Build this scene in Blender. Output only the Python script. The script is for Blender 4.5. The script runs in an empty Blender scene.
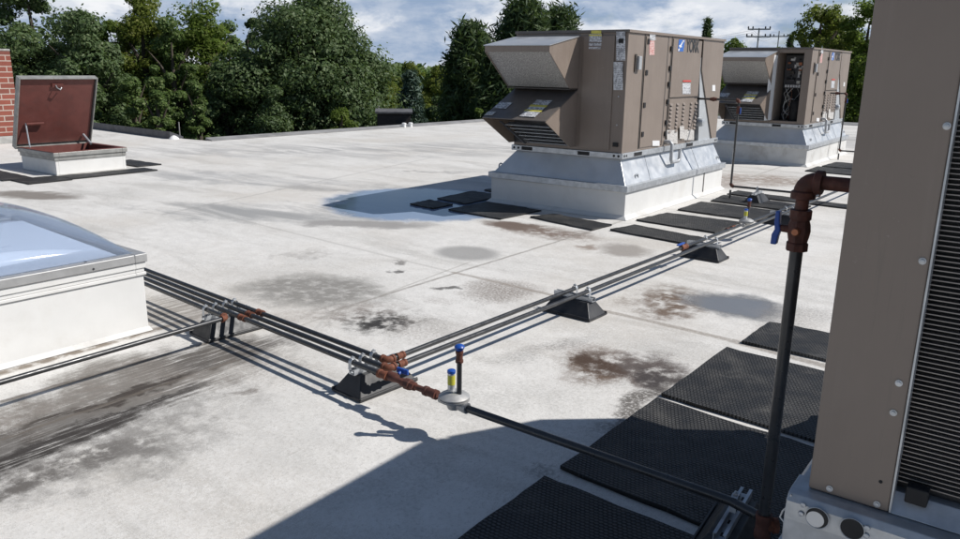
import bpy, bmesh, math, random
import numpy as np
from mathutils import Vector, Matrix
random.seed(7); np.random.seed(7)
PI = math.pi; R = math.radians
S = bpy.context.scene
COL = S.collection

# ------------------------------------------------------------------ camera
F, CX, CY, CAMH = 771.08, 480.0, 269.5, 1.58
MX = np.array([[0.800, 0.163, -0.577], [0.599, -0.195, 0.777], [0.014, -0.967, -0.253]])
def _orth():
    f = F
    A = np.array([1075-CX, 76-CY, f]); B = np.array([-590-CX, 52-CY, f])
    a = A/np.linalg.norm(A); b = B/np.linalg.norm(B)
    X = -b; Y = a - X*np.dot(a, X); Y /= np.linalg.norm(Y); Z = np.cross(X, Y)
    return np.stack([X, Y, Z])
MX = _orth()
cam_d = bpy.data.cameras.new('camera'); cam = bpy.data.objects.new('camera', cam_d); COL.objects.link(cam)
cam_d.sensor_width = 36; cam_d.lens = F/960*36; cam_d.clip_end = 3000; cam_d.clip_start = .05
m3 = Matrix(((MX[0][0], -MX[0][1], -MX[0][2]), (MX[1][0], -MX[1][1], -MX[1][2]), (MX[2][0], -MX[2][1], -MX[2][2])))
cam.matrix_world = Matrix.Translation((0, 0, CAMH)) @ m3.to_4x4()
S.camera = cam
def ray(px, py): return MX @ np.array([px-CX, py-CY, F])
def G(px, py, z=0.0):
    d = ray(px, py); t = (z-CAMH)/d[2]; return (d[0]*t, d[1]*t)
def ONX(px, py, x):
    d = ray(px, py); t = x/d[0]; return Vector((x, d[1]*t, CAMH+d[2]*t))
def ONY(px, py, y):
    d = ray(px, py); t = y/d[1]; return Vector((d[0]*t, y, CAMH+d[2]*t))
def AT(px, py, dist):
    d = ray(px, py); h = math.hypot(d[0], d[1]); t = dist/h
    return Vector((d[0]*t, d[1]*t, CAMH+d[2]*t))

# ------------------------------------------------------------------ light
SUN = Vector((.87, .55, 1.0)).normalized()
sl = bpy.data.lights.new('sun', 'SUN'); sl.energy = 5.0; sl.angle = R(.53); sl.color = (1, .965, .92)
so = bpy.data.objects.new('sun', sl); COL.objects.link(so)
so.rotation_euler = SUN.to_track_quat('Z', 'Y').to_euler(); so.location = (0, 0, 30)
W = bpy.data.worlds.new('World'); S.world = W; W.use_nodes = True
wt = W.node_tree; wt.nodes.clear()
def build_world():
    N = wt.nodes; L = wt.links
    def nd(t, **k):
        n = N.new(t)
        for a, b in k.items(): setattr(n, a, b)
        return n
    def mth(op, a, b=None, c=None, clamp=False):
        n = nd('ShaderNodeMath', operation=op); n.use_clamp = clamp
        for i, v in enumerate((a, b, c)):
            if v is None: continue
            if isinstance(v, (int, float)): n.inputs[i].default_value = v
            else: L.new(v, n.inputs[i])
        return n.outputs[0]
    sky = nd('ShaderNodeTexSky', sky_type='NISHITA'); sky.sun_disc = False
    sky.sun_elevation = math.asin(SUN.z); sky.sun_rotation = math.atan2(SUN.x, SUN.y)
    sky.air_density = 1.0; sky.dust_density = .25; sky.ozone_density = 2.6
    tc = nd('ShaderNodeTexCoord'); sp = nd('ShaderNodeSeparateXYZ'); L.new(tc.outputs['Generated'], sp.inputs[0])
    cb = nd('ShaderNodeCombineXYZ'); L.new(sp.outputs[0], cb.inputs[0]); L.new(sp.outputs[1], cb.inputs[1]); L.new(mth('MULTIPLY', sp.outputs[2], 2.6), cb.inputs[2])
    def noise(scale, det, rough, off, dist=0):
        mp = nd('ShaderNodeMapping'); mp.inputs['Location'].default_value = off
        L.new(cb.outputs[0], mp.inputs['Vector'])
        n = nd('ShaderNodeTexNoise'); n.inputs['Scale'].default_value = scale; n.inputs['Detail'].default_value = det
        n.inputs['Roughness'].default_value = rough; n.inputs['Distortion'].default_value = dist
        L.new(mp.outputs[0], n.inputs['Vector']); return n.outputs[0]
    def mr(v, a, b, c=0, d=1):
        n = nd('ShaderNodeMapRange', interpolation_type='SMOOTHSTEP'); n.inputs[1].default_value = a; n.inputs[2].default_value = b
        n.inputs[3].default_value = c; n.inputs[4].default_value = d; L.new(v, n.inputs[0]); return n.outputs[0]
    cov = mr(noise(5.0, 10, .6, (3.1, 1.7, .4), .2), .26, .44)
    lit = mr(noise(6.5, 10, .6, (8.3, 2.2, 4.0), .2), .44, .60)
    edge = mr(noise(17, 8, .62, (1.3, 7.2, 2.0), .2), .36, .66)
    lit2 = mth('ADD', mth('MULTIPLY', lit, .70), mth('MULTIPLY', edge, .30))
    low = mr(sp.outputs[2], .085, .17, 1, .05)
    fac = mth('MULTIPLY', cov, low)
    mc = nd('ShaderNodeMix', data_type='RGBA'); L.new(lit2, mc.inputs[0])
    mc.inputs[6].default_value = (4.4, 5.9, 8.4, 1); mc.inputs[7].default_value = (13.4, 13.6, 14.0, 1)
    mx = nd('ShaderNodeMix', data_type='RGBA'); L.new(fac, mx.inputs[0]); L.new(sky.outputs[0], mx.inputs[6]); L.new(mc.outputs[2], mx.inputs[7])
    bg = nd('ShaderNodeBackground'); bg.inputs[1].default_value = .068; L.new(mx.outputs[2], bg.inputs[0])
    out = nd('ShaderNodeOutputWorld'); L.new(bg.outputs[0], out.inputs[0])
build_world()
S.view_settings.view_transform = 'Standard'; S.view_settings.look = 'None'
S.view_settings.exposure = 0; S.view_settings.gamma = 1
try: S.view_settings.use_curve_mapping = False
except Exception: pass
S.cycles.max_bounces = 8; S.cycles.transparent_max_bounces = 12

# ------------------------------------------------------------------ materials
class NT:
    def __init__(s, name):
        m = bpy.data.materials.new(name); m.use_nodes = True; s.m = m; s.t = m.node_tree; s.N = s.t.nodes; s.L = s.t.links
        s.b = s.N['Principled BSDF']; s.tc = s.N.new('ShaderNodeTexCoord')
    def new(s, t, **k):
        n = s.N.new(t)
        for a, b in k.items(): setattr(n, a, b)
        return n
    def put(s, sock, v):
        if hasattr(v, 'is_output') or hasattr(v, 'links'): s.L.new(v, sock)
        else: sock.default_value = v
    def math(s, op, a, b=None, c=None, clamp=False):
        n = s.new('ShaderNodeMath', operation=op); n.use_clamp = clamp
        for i, v in enumerate((a, b, c)):
            if v is not None: s.put(n.inputs[i], v)
        return n.outputs[0]
    def mapping(s, vec, loc=(0, 0, 0), rot=(0, 0, 0), scale=(1, 1, 1), vt='POINT'):
        n = s.new('ShaderNodeMapping', vector_type=vt); s.put(n.inputs['Vector'], vec)
        n.inputs['Location'].default_value = loc; n.inputs['Rotation'].default_value = rot; n.inputs['Scale'].default_value = scale
        return n.outputs[0]
    def noise(s, vec, scale, det=4, rough=.55, dist=0, col=False):
        n = s.new('ShaderNodeTexNoise'); s.put(n.inputs['Vector'], vec); n.inputs['Scale'].default_value = scale
        n.inputs['Detail'].default_value = det; n.inputs['Roughness'].default_value = rough; n.inputs['Distortion'].default_value = dist
        return n.outputs[1 if col else 0]
    def mr(s, v, a, b, c=0., d=1., smooth=True):
        n = s.new('ShaderNodeMapRange', interpolation_type='SMOOTHSTEP' if smooth else 'LINEAR')
        s.put(n.inputs[0], v)
        for i, x in zip((1, 2, 3, 4), (a, b, c, d)): s.put(n.inputs[i], x)
        return n.outputs[0]
    def mix(s, f, a, b, bt='MIX'):
        n = s.new('ShaderNodeMix', data_type='RGBA', blend_type=bt)
        s.put(n.inputs[0], f)
        for i, v in ((6, a), (7, b)):
            if isinstance(v, tuple): v = (*v, 1) if len(v) == 3 else v
            s.put(n.inputs[i], v)
        return n.outputs[2]
    def bump(s, h, strength=.3, dist=.01):
        n = s.new('ShaderNodeBump'); n.inputs['Strength'].default_value = strength; n.inputs['Distance'].default_value = dist
        s.put(n.inputs['Height'], h); s.L.new(n.outputs[0], s.b.inputs['Normal'])
    def set(s, color=None, rough=None, metal=None, spec=None):
        if color is not None:
            if isinstance(color, tuple): color = (*color, 1)
            s.put(s.b.inputs['Base Color'], color)
        if rough is not None: s.put(s.b.inputs['Roughness'], rough)
        if metal is not None: s.put(s.b.inputs['Metallic'], metal)
        if spec is not None: s.put(s.b.inputs['Specular IOR Level'], spec)
    @property
    def obj(s): return s.tc.outputs['Object']

def simple(name, col, rough=.5, metal=0., var=.12, scale=6, bump=0., dirt=None, dscale=3, spec=None, damt=.5, stretch=(1, 1, 1)):
    n = NT(name); v = n.mapping(n.obj, scale=stretch)
    a = n.noise(v, scale, 5, .6)
    lo = tuple(c*(1-var) for c in col); hi = tuple(min(1, c*(1+var)) for c in col)
    c = n.mix(n.mr(a, .3, .7), lo, hi)
    if dirt:
        d = n.mr(n.noise(v, dscale, 8, .68, .4), .5, .72, 0, damt)
        c = n.mix(d, c, dirt)
    r = n.mr(n.noise(v, scale*2.3, 4), .3, .7, max(0, rough-.08), min(1, rough+.08))
    n.set(c, r, metal, spec)
    if bump: n.bump(n.noise(v, scale*6, 5), bump, .004)
    return n.m
M = {}
def tan_mat():
    n = NT('tan_paint'); P = n.obj
    a = n.noise(P, 2.2, 5, .6); c = n.mix(n.mr(a, .3, .7), (.202, .162, .134), (.226, .183, .152))
    st = n.noise(n.mapping(P, scale=(14, 14, .8)), 1.6, 7, .68)
    c = n.mix(n.mr(st, .50, .74, 0, .40), c, (.275, .235, .20)); c = n.mix(n.mr(st, .30, .42, .30, 0), c, (.12, .10, .085))
    gr = n.noise(P, 60, 5, .7); patch = n.noise(P, 1.7, 4, .6)
    sc = n.math('MULTIPLY', n.mr(gr, .60, .70, 0, .7), n.mr(patch, .50, .66)); c = n.mix(sc, c, (.42, .39, .36))
    c = n.mix(n.mr(n.noise(P, 34, 6, .7), .66, .72, 0, .6), c, (.09, .075, .062))
    n.set(c, n.mr(st, .3, .7, .36, .52)); 
    n.bump(n.math('ADD', n.math('MULTIPLY', n.noise(P, 2.6, 2, .4), 1.0), n.math('MULTIPLY', gr, .02)), .35, .02); return n.m
M['tan'] = tan_mat()
M['tan_dark'] = simple('seam_dark', (.05, .042, .036), .6)
M['cap'] = simple('top_cover_metal', (.12, .105, .095), .4, var=.1)
M['galv'] = simple('galvanised_steel', (.47, .49, .51), .42, metal=.55, var=.16, scale=14, dirt=(.42, .42, .42), dscale=7, damt=.4)
M['galv_flat'] = simple('adapter_sheet_steel', (.57, .585, .60), .42, metal=.6, var=.06, scale=3, dirt=(.5, .5, .5), dscale=4, damt=.3)
M['white'] = simple('curb_white_coating', (.66, .655, .635), .6, var=.03, scale=4, bump=.12, dirt=(.50, .47, .42), dscale=2.1, damt=.32)
M['white_dirty'] = simple('curb_weathered_coating', (.60, .595, .575), .62, var=.05, scale=4, bump=.15, dirt=(.30, .27, .23), dscale=2.4, damt=.5)
M['rubber'] = simple('black_rubber', (.022, .022, .024), .5, var=.3, scale=9, dirt=(.07, .068, .065), dscale=8, damt=.5)
M['pipe'] = simple('black_iron_pipe', (.030, .031, .033), .33, metal=.0, var=.25, scale=12, dirt=(.045, .04, .036), dscale=20, damt=.4, spec=.6)
M['rust'] = simple('rusty_cast_fitting', (.10, .034, .022), .72, var=.35, scale=24, bump=.3, dirt=(.045, .022, .018), dscale=18, damt=.7)
M['rust_bright'] = simple('orange_rust_fitting', (.155, .050, .024), .75, var=.35, scale=40, bump=.3, dirt=(.08, .03, .02), dscale=30, damt=.7)
M['blue'] = simple('blue_plastic', (.012, .075, .36), .4, var=.12)
M['yellow'] = simple('yellow_tape', (.55, .52, .06), .5)
M['black'] = simple('black_void', (.012, .012, .013), .7)
M['dark_metal'] = simple('dark_metal', (.05, .05, .055), .45)
M['redbrown'] = simple('red_primer', (.135, .042, .034), .55, var=.12, scale=5, dirt=(.09, .035, .03), dscale=6, damt=.5)
M['hatch_grey'] = simple('hatch_aluminium', (.30, .30, .285), .5, metal=.3, var=.2, scale=6, dirt=(.17, .15, .13), dscale=6, damt=.6)
M['frame'] = simple('skylight_aluminium', (.42, .42, .415), .45, metal=.45, var=.08, scale=8, dirt=(.32, .31, .30), dscale=12, damt=.5)
M['mill'] = simple('regulator_aluminium', (.40, .40, .395), .5, metal=.4, var=.12, scale=20, dirt=(.3, .28, .25), dscale=25, damt=.4)
M['edge_metal'] = simple('edge_flashing_metal', (.26, .255, .25), .6, var=.2, scale=2, dirt=(.12, .115, .11), dscale=1.5, damt=.6)
M['edge_dark'] = simple('dark_edge_flashing', (.075, .077, .085), .6, var=.25, scale=3)
M['wall'] = simple('building_masonry', (.25, .22, .19), .8)
M['wood_dark'] = simple('dark_timber_wall', (.035, .028, .024), .7)
M['shingle'] = simple('grey_shingles', (.10, .10, .105), .85, var=.25, scale=5)
M['logoblue'] = simple('logo_blue', (.03, .13, .45), .4, var=.05)
M['logoblack'] = simple('logo_black', (.02, .02, .022), .4)
M['labelwhite'] = simple('sticker_white', (.72, .72, .72), .45, var=.04)
M['labelred'] = simple('sticker_red', (.55, .06, .05), .45)
M['labelyellow'] = simple('sticker_yellow', (.62, .55, .10), .45)
M['conduit'] = simple('grey_conduit', (.42, .43, .44), .45, metal=.3)
M['wood_pole'] = simple('haze_lightened_pole', (.30, .29, .28), .8)  # pole colour lightened to stand in for distance haze
M['paint_mark'] = simple('grey_paint_mark', (.16, .16, .17), .6)
M['pvc'] = simple('white_plastic_vent', (.78, .78, .77), .4, var=.03)
M['copper'] = simple('copper_line', (.42, .17, .09), .4, metal=.6)
M['wire_white'] = simple('pale_wiring', (.55, .54, .50), .5)

def label_mat(name, paper, ink, rows=60., sx=30., head=None):
    n = NT(name); sp = n.new('ShaderNodeSeparateXYZ'); n.L.new(n.tc.outputs['Object'], sp.inputs[0])
    h = n.math('ADD', sp.outputs[0], sp.outputs[1])
    line = n.math('GREATER_THAN', n.math('FRACT', n.math('MULTIPLY', sp.outputs[2], rows)), .48)
    cb = n.new('ShaderNodeCombineXYZ'); n.put(cb.inputs[0], n.math('MULTIPLY', h, sx))
    n.put(cb.inputs[1], n.math('FLOOR', n.math('MULTIPLY', sp.outputs[2], rows)))
    word = n.math('GREATER_THAN', n.noise(cb.outputs[0], 1.7, 2), .47)
    big = n.math('GREATER_THAN', n.noise(n.obj, 22, 1), .60)
    f = n.math('MAXIMUM', n.math('MULTIPLY', n.math('MULTIPLY', line, word), .75), n.math('MULTIPLY', big, .55))
    n.set(n.mix(f, paper, ink), .5); return n.m
M['label'] = label_mat('printed_white_sticker', (.62, .63, .65), (.12, .12, .13))
M['label_pink'] = label_mat('printed_red_sticker', (.60, .46, .43), (.45, .10, .08))
M['label_pale'] = label_mat('printed_pale_sticker', (.60, .58, .55), (.30, .28, .27))

def filter_mat():
    n = NT('metal_mesh_filter'); v = n.new('ShaderNodeTexVoronoi'); n.put(v.inputs['Vector'], n.obj); v.inputs['Scale'].default_value = 95
    a = n.mr(v.outputs[0], .1, .6); b = n.noise(n.obj, 70, 3)
    c = n.mix(n.math('MULTIPLY', a, b), (.16, .155, .15), (.72, .70, .67))
    n.set(c, .5, .3); n.bump(a, .6, .006); return n.m
M['filter'] = filter_mat()

def mat_mat():
    n = NT('ribbed_rubber_mat'); sp = n.new('ShaderNodeSeparateXYZ'); n.L.new(n.obj, sp.inputs[0])
    P = .0150
    y = n.math('DIVIDE', sp.outputs[1], P*1.12); row = n.math('FLOOR', y)
    xo = n.math('MULTIPLY', n.math('MODULO', n.math('ABSOLUTE', row), 2.0), .5)
    x = n.math('ADD', n.math('DIVIDE', sp.outputs[0], P*1.25), xo)
    fx = n.math('ABSOLUTE', n.math('SUBTRACT', n.math('FRACT', x), .5)); fy = n.math('ABSOLUTE', n.math('SUBTRACT', n.math('FRACT', y), .5))
    d = n.math('SQRT', n.math('ADD', n.math('POWER', n.math('MULTIPLY', fx, 1.0), 2), n.math('POWER', n.math('MULTIPLY', fy, 1.35), 2)))
    stud = n.mr(d, .34, .50, 1, 0)
    nz = n.noise(n.obj, 7, 6, .65); nf = n.noise(n.obj, 120, 3)
    base = n.mix(n.mr(nz, .35, .75), (.042, .042, .043), (.092, .091, .089))
    base = n.mix(n.mr(nf, .62, .8, 0, .5), base, (.19, .185, .18))
    c = n.mix(stud, tuple([.004]*3), base)
    dust = n.mr(n.noise(n.obj, 3.1, 8, .7, .5), .52, .76, 0, .5)
    c = n.mix(dust, c, (.17, .16, .145))
    n.set(c, n.mr(nz, .3, .7, .5, .72), 0, .45)
    n.bump(stud, 1.0, .007); return n.m
M['mat'] = mat_mat()

def brick_mat():
    n = NT('red_brick'); b = n.new('ShaderNodeTexBrick')
    sp = n.new('ShaderNodeSeparateXYZ'); n.L.new(n.obj, sp.inputs[0])
    cb = n.new('ShaderNodeCombineXYZ'); n.put(cb.inputs[0], n.math('ADD', sp.outputs[0], sp.outputs[1])); n.put(cb.inputs[1], sp.outputs[2])
    n.put(b.inputs['Vector'], cb.outputs[0]); b.inputs['Scale'].default_value = 1
    b.inputs['Brick Width'].default_value = .33; b.inputs['Row Height'].default_value = .105; b.inputs['Mortar Size'].default_value = .010
    b.inputs['Color1'].default_value = (.25, .072, .048, 1); b.inputs['Color2'].default_value = (.165, .058, .044, 1); b.inputs['Mortar'].default_value = (.42, .37, .32, 1)
    b.inputs['Bias'].default_value = -.2
    c = n.mix(n.mr(n.noise(n.obj, 4, 6), .3, .7), b.outputs[0], (.9, .8, .78), 'MULTIPLY')
    n.set(c, .85); n.bump(b.outputs[1], -.5, .01); return n.m
M['brick'] = brick_mat()

def coil_mat():
    n = NT('coil_fins'); sp = n.new('ShaderNodeSeparateXYZ'); n.L.new(n.obj, sp.inputs[0])
    f = n.math('ABSOLUTE', n.math('SUBTRACT', n.math('FRACT', n.math('MULTIPLY', sp.outputs[0], 520)), .5))
    n.set(n.mix(n.mr(f, .1, .4), (.020, .018, .017), (.105, .098, .092)), .5, .3); return n.m
M['coil'] = coil_mat()
M['tube'] = simple('coil_tube_edge', (.27, .255, .245), .4, metal=.6, var=.15)

def leaf_mat(name, a, b, c, trans=.35):
    n = NT(name)
    g = n.new('ShaderNodeNewGeometry')
    r = g.outputs['Random Per Island']
    col = n.mix(n.mr(r, 0, .6, smooth=False), a, b); col = n.mix(n.mr(r, .72, 1.0, smooth=False), col, c)
    nz = n.noise(n.obj, .55, 3)
    col = n.mix(n.mr(nz, .35, .65), col, (.80, .84, .80), 'MULTIPLY')
    n.set(col, .55, 0, .3)
    tr = n.new('ShaderNodeBsdfTranslucent'); n.put(tr.inputs[0], n.mix(.4, col, (.13, .20, .03)))
    ms = n.new('ShaderNodeMixShader'); ms.inputs[0].default_value = trans
    n.L.new(n.b.outputs[0], ms.inputs[1]); n.L.new(tr.outputs[0], ms.inputs[2])
    n.L.new(ms.outputs[0], n.N['Material Output'].inputs[0]); return n.m
M['leaf_dark'] = leaf_mat('leaf_dark_green', (0.077, 0.124, 0.047), (0.121, 0.178, 0.072), (0.221, 0.265, 0.139), .42)
M['leaf_mid'] = leaf_mat('leaf_mid_green', (0.096, 0.156, 0.046), (0.151, 0.221, 0.065), (0.246, 0.292, 0.111), .45)
M['leaf_light'] = leaf_mat('leaf_light_green', (0.126, 0.197, 0.036), (0.187, 0.258, 0.048), (0.270, 0.326, 0.091), .64)
M['leaf_yellow'] = leaf_mat('leaf_yellow_green', (0.165, 0.216, 0.042), (0.240, 0.274, 0.054), (0.314, 0.326, 0.089), .64)
M['needle'] = leaf_mat('pine_needle', (0.047, 0.084, 0.034), (0.080, 0.122, 0.049), (0.152, 0.194, 0.079), .25)
M['spruce'] = leaf_mat('blue_spruce_needle', (0.055, 0.094, 0.073), (0.090, 0.138, 0.106), (0.153, 0.203, 0.154), .12)
M['bark'] = simple('bark', (.07, .055, .042), .9, var=.3, scale=3, bump=.4, stretch=(3, 3, .6))
M['grass'] = simple('grass_ground', (.045, .065, .022), .9, var=.35, scale=.4)

def glass_dome():
    n = NT('skylight_acrylic'); n.set((.62, .72, .86), .06, 0, .5)
    tr = n.new('ShaderNodeBsdfTransparent'); tr.inputs[0].default_value = (.93, .96, 1, 1)
    gl = n.new('ShaderNodeBsdfGlossy'); gl.inputs['Roughness'].default_value = .07; gl.inputs['Color'].default_value = (.95, .97, 1, 1)
    df = n.new('ShaderNodeBsdfDiffuse'); df.inputs[0].default_value = (.62, .68, .76, 1)
    fr = n.new('ShaderNodeFresnel'); fr.inputs[0].default_value = 1.5
    m1 = n.new('ShaderNodeMixShader'); m1.inputs[0].default_value = .09; n.L.new(tr.outputs[0], m1.inputs[1]); n.L.new(df.outputs[0], m1.inputs[2])
    m2 = n.new('ShaderNodeMixShader'); n.L.new(n.math('MULTIPLY', fr.outputs[0], .45, clamp=True), m2.inputs[0]); n.L.new(m1.outputs[0], m2.inputs[1]); n.L.new(gl.outputs[0], m2.inputs[2])
    n.L.new(m2.outputs[0], n.N['Material Output'].inputs[0]); return n.m
M['dome'] = glass_dome()
M['diffuser'] = simple('skylight_diffuser', (.62, .65, .70), .35, var=.04, scale=2)

# ------------------------------------------------------------------ mesh builder
class MB:
    def __init__(s): s.v = []; s.f = []
    def add(s, vs, fs):
        o = len(s.v); s.v += [tuple(x) for x in vs]; s.f += [tuple(i+o for i in f) for f in fs]; return s
    def box(s, lo, hi, rot=None, org=None):
        x0, y0, z0 = lo; x1, y1, z1 = hi
        vs = [Vector(p) for p in ((x0,y0,z0),(x1,y0,z0),(x1,y1,z0),(x0,y1,z0),(x0,y0,z1),(x1,y0,z1),(x1,y1,z1),(x0,y1,z1))]
        if rot is not None:
            o = Vector(org) if org is not None else sum(vs, Vector())/8
            vs = [o + rot @ (v-o) for v in vs]
        return s.add(vs, [(3,2,1,0),(4,5,6,7),(0,1,5,4),(1,2,6,5),(2,3,7,6),(3,0,4,7)])
    def hexa(s, bot, top):
        return s.add(list(bot)+list(top), [(3,2,1,0),(4,5,6,7),(0,1,5,4),(1,2,6,5),(2,3,7,6),(3,0,4,7)])
    def prism(s, poly, ext):
        n = len(poly); e = Vector(ext); vs = [Vector(p) for p in poly]
        return s.add(vs + [v+e for v in vs], [tuple(range(n-1,-1,-1)), tuple(range(n, 2*n))] + [(i,(i+1)%n,(i+1)%n+n,i+n) for i in range(n)])
    def tube(s, pts, r, seg=12, cap=True):
        pts = [Vector(p) for p in pts]; n = len(pts); rr = r if isinstance(r, (list, tuple)) else [r]*n
        t0 = (pts[1]-pts[0]).normalized(); up = Vector((0,0,1)) if abs(t0.z) < .9 else Vector((1,0,0))
        u = t0.cross(up).normalized(); vs = []; prev = t0
        for i, p in enumerate(pts):
            t = (pts[min(i+1,n-1)]-pts[max(i-1,0)]).normalized()
            q = prev.rotation_difference(t); u = (q @ u); u = (u - t*u.dot(t)).normalized(); w = t.cross(u); prev = t
            for k in range(seg):
                a = 2*PI*k/seg; vs.append(p + (u*math.cos(a)+w*math.sin(a))*rr[i])
        fs = []
        for i in range(n-1):
            for k in range(seg):
                k2 = (k+1) % seg; fs.append((i*seg+k, i*seg+k2, (i+1)*seg+k2, (i+1)*seg+k))
        if cap: fs += [tuple(range(seg-1,-1,-1)), tuple((n-1)*seg+k for k in range(seg))]
        return s.add(vs, fs)
    def lathe(s, c, axis, prof, seg=20):   # prof: (distance along axis, radius)
        c = Vector(c); a = Vector(axis).normalized(); pts = [c + a*d for d, _ in prof]
        up = Vector((0,0,1)) if abs(a.z) < .9 else Vector((1,0,0)); u = a.cross(up).normalized(); w = a.cross(u); vs = []
        for p, (_, r) in zip(pts, prof):
            for k in range(seg):
                g = 2*PI*k/seg; vs.append(p + (u*math.cos(g)+w*math.sin(g))*max(r, 1e-4))
        fs = []; n = len(prof)
        for i in range(n-1):
            for k in range(seg):
                k2 = (k+1) % seg; fs.append((i*seg+k, i*seg+k2, (i+1)*seg+k2, (i+1)*seg+k))
        fs += [tuple(range(seg-1,-1,-1)), tuple((n-1)*seg+k for k in range(seg))]
        return s.add(vs, fs)
    def quad(s, a, b, c, d): return s.add([a, b, c, d], [(0,1,2,3)])
    def build(s, name, mat, parent=None, bevel=0, smooth=False, loc=None, segs=2):
        me = bpy.data.meshes.new(name); me.from_pydata([tuple(v) for v in s.v], [], s.f)
        bm = bmesh.new(); bm.from_mesh(me); bmesh.ops.recalc_face_normals(bm, faces=bm.faces)
        if smooth:
            for f in bm.faces: f.smooth = True
            for e in bm.edges:
                if len(e.link_faces) == 2 and e.calc_face_angle(0) > R(42): e.smooth = False
        bm.to_mesh(me); bm.free(); me.materials.append(M[mat] if isinstance(mat, str) else mat)
        o = bpy.data.objects.new(name, me); COL.objects.link(o)
        if parent: o.parent = parent
        if loc is not None: o.location = loc
        if bevel:
            b = o.modifiers.new('bevel', 'BEVEL'); b.width = bevel; b.segments = segs; b.limit_method = 'ANGLE'; b.angle_limit = R(35)
        return o
def tag(o, label=None, cat=None, group=None, kind=None):
    if label: o['label'] = label
    if cat: o['category'] = cat
    if group: o['group'] = group
    if kind: o['kind'] = kind
    return o
def thing(name, loc, label, cat, group=None, rz=0):
    o = bpy.data.objects.new(name, None); COL.objects.link(o); o.location = loc; o.rotation_euler = (0,0,rz); o.empty_display_size = .1
    return tag(o, label, cat, group)
def copy_tree(o, parent=None):
    c = o.copy(); COL.objects.link(c)
    if parent: c.parent = parent
    for ch in o.children: copy_tree(ch, c)
    return c
def arc(c, a, b, r, n=7):   # fillet path from direction -a to direction b around corner c
    c = Vector(c); a = Vector(a).normalized(); b = Vector(b).normalized(); o = c - a*r + b*r; out = []
    for i in range(n):
        t = PI/2*i/(n-1); out.append(o + (-b)*r*math.cos(t) + a*r*math.sin(t))
    return out

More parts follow.
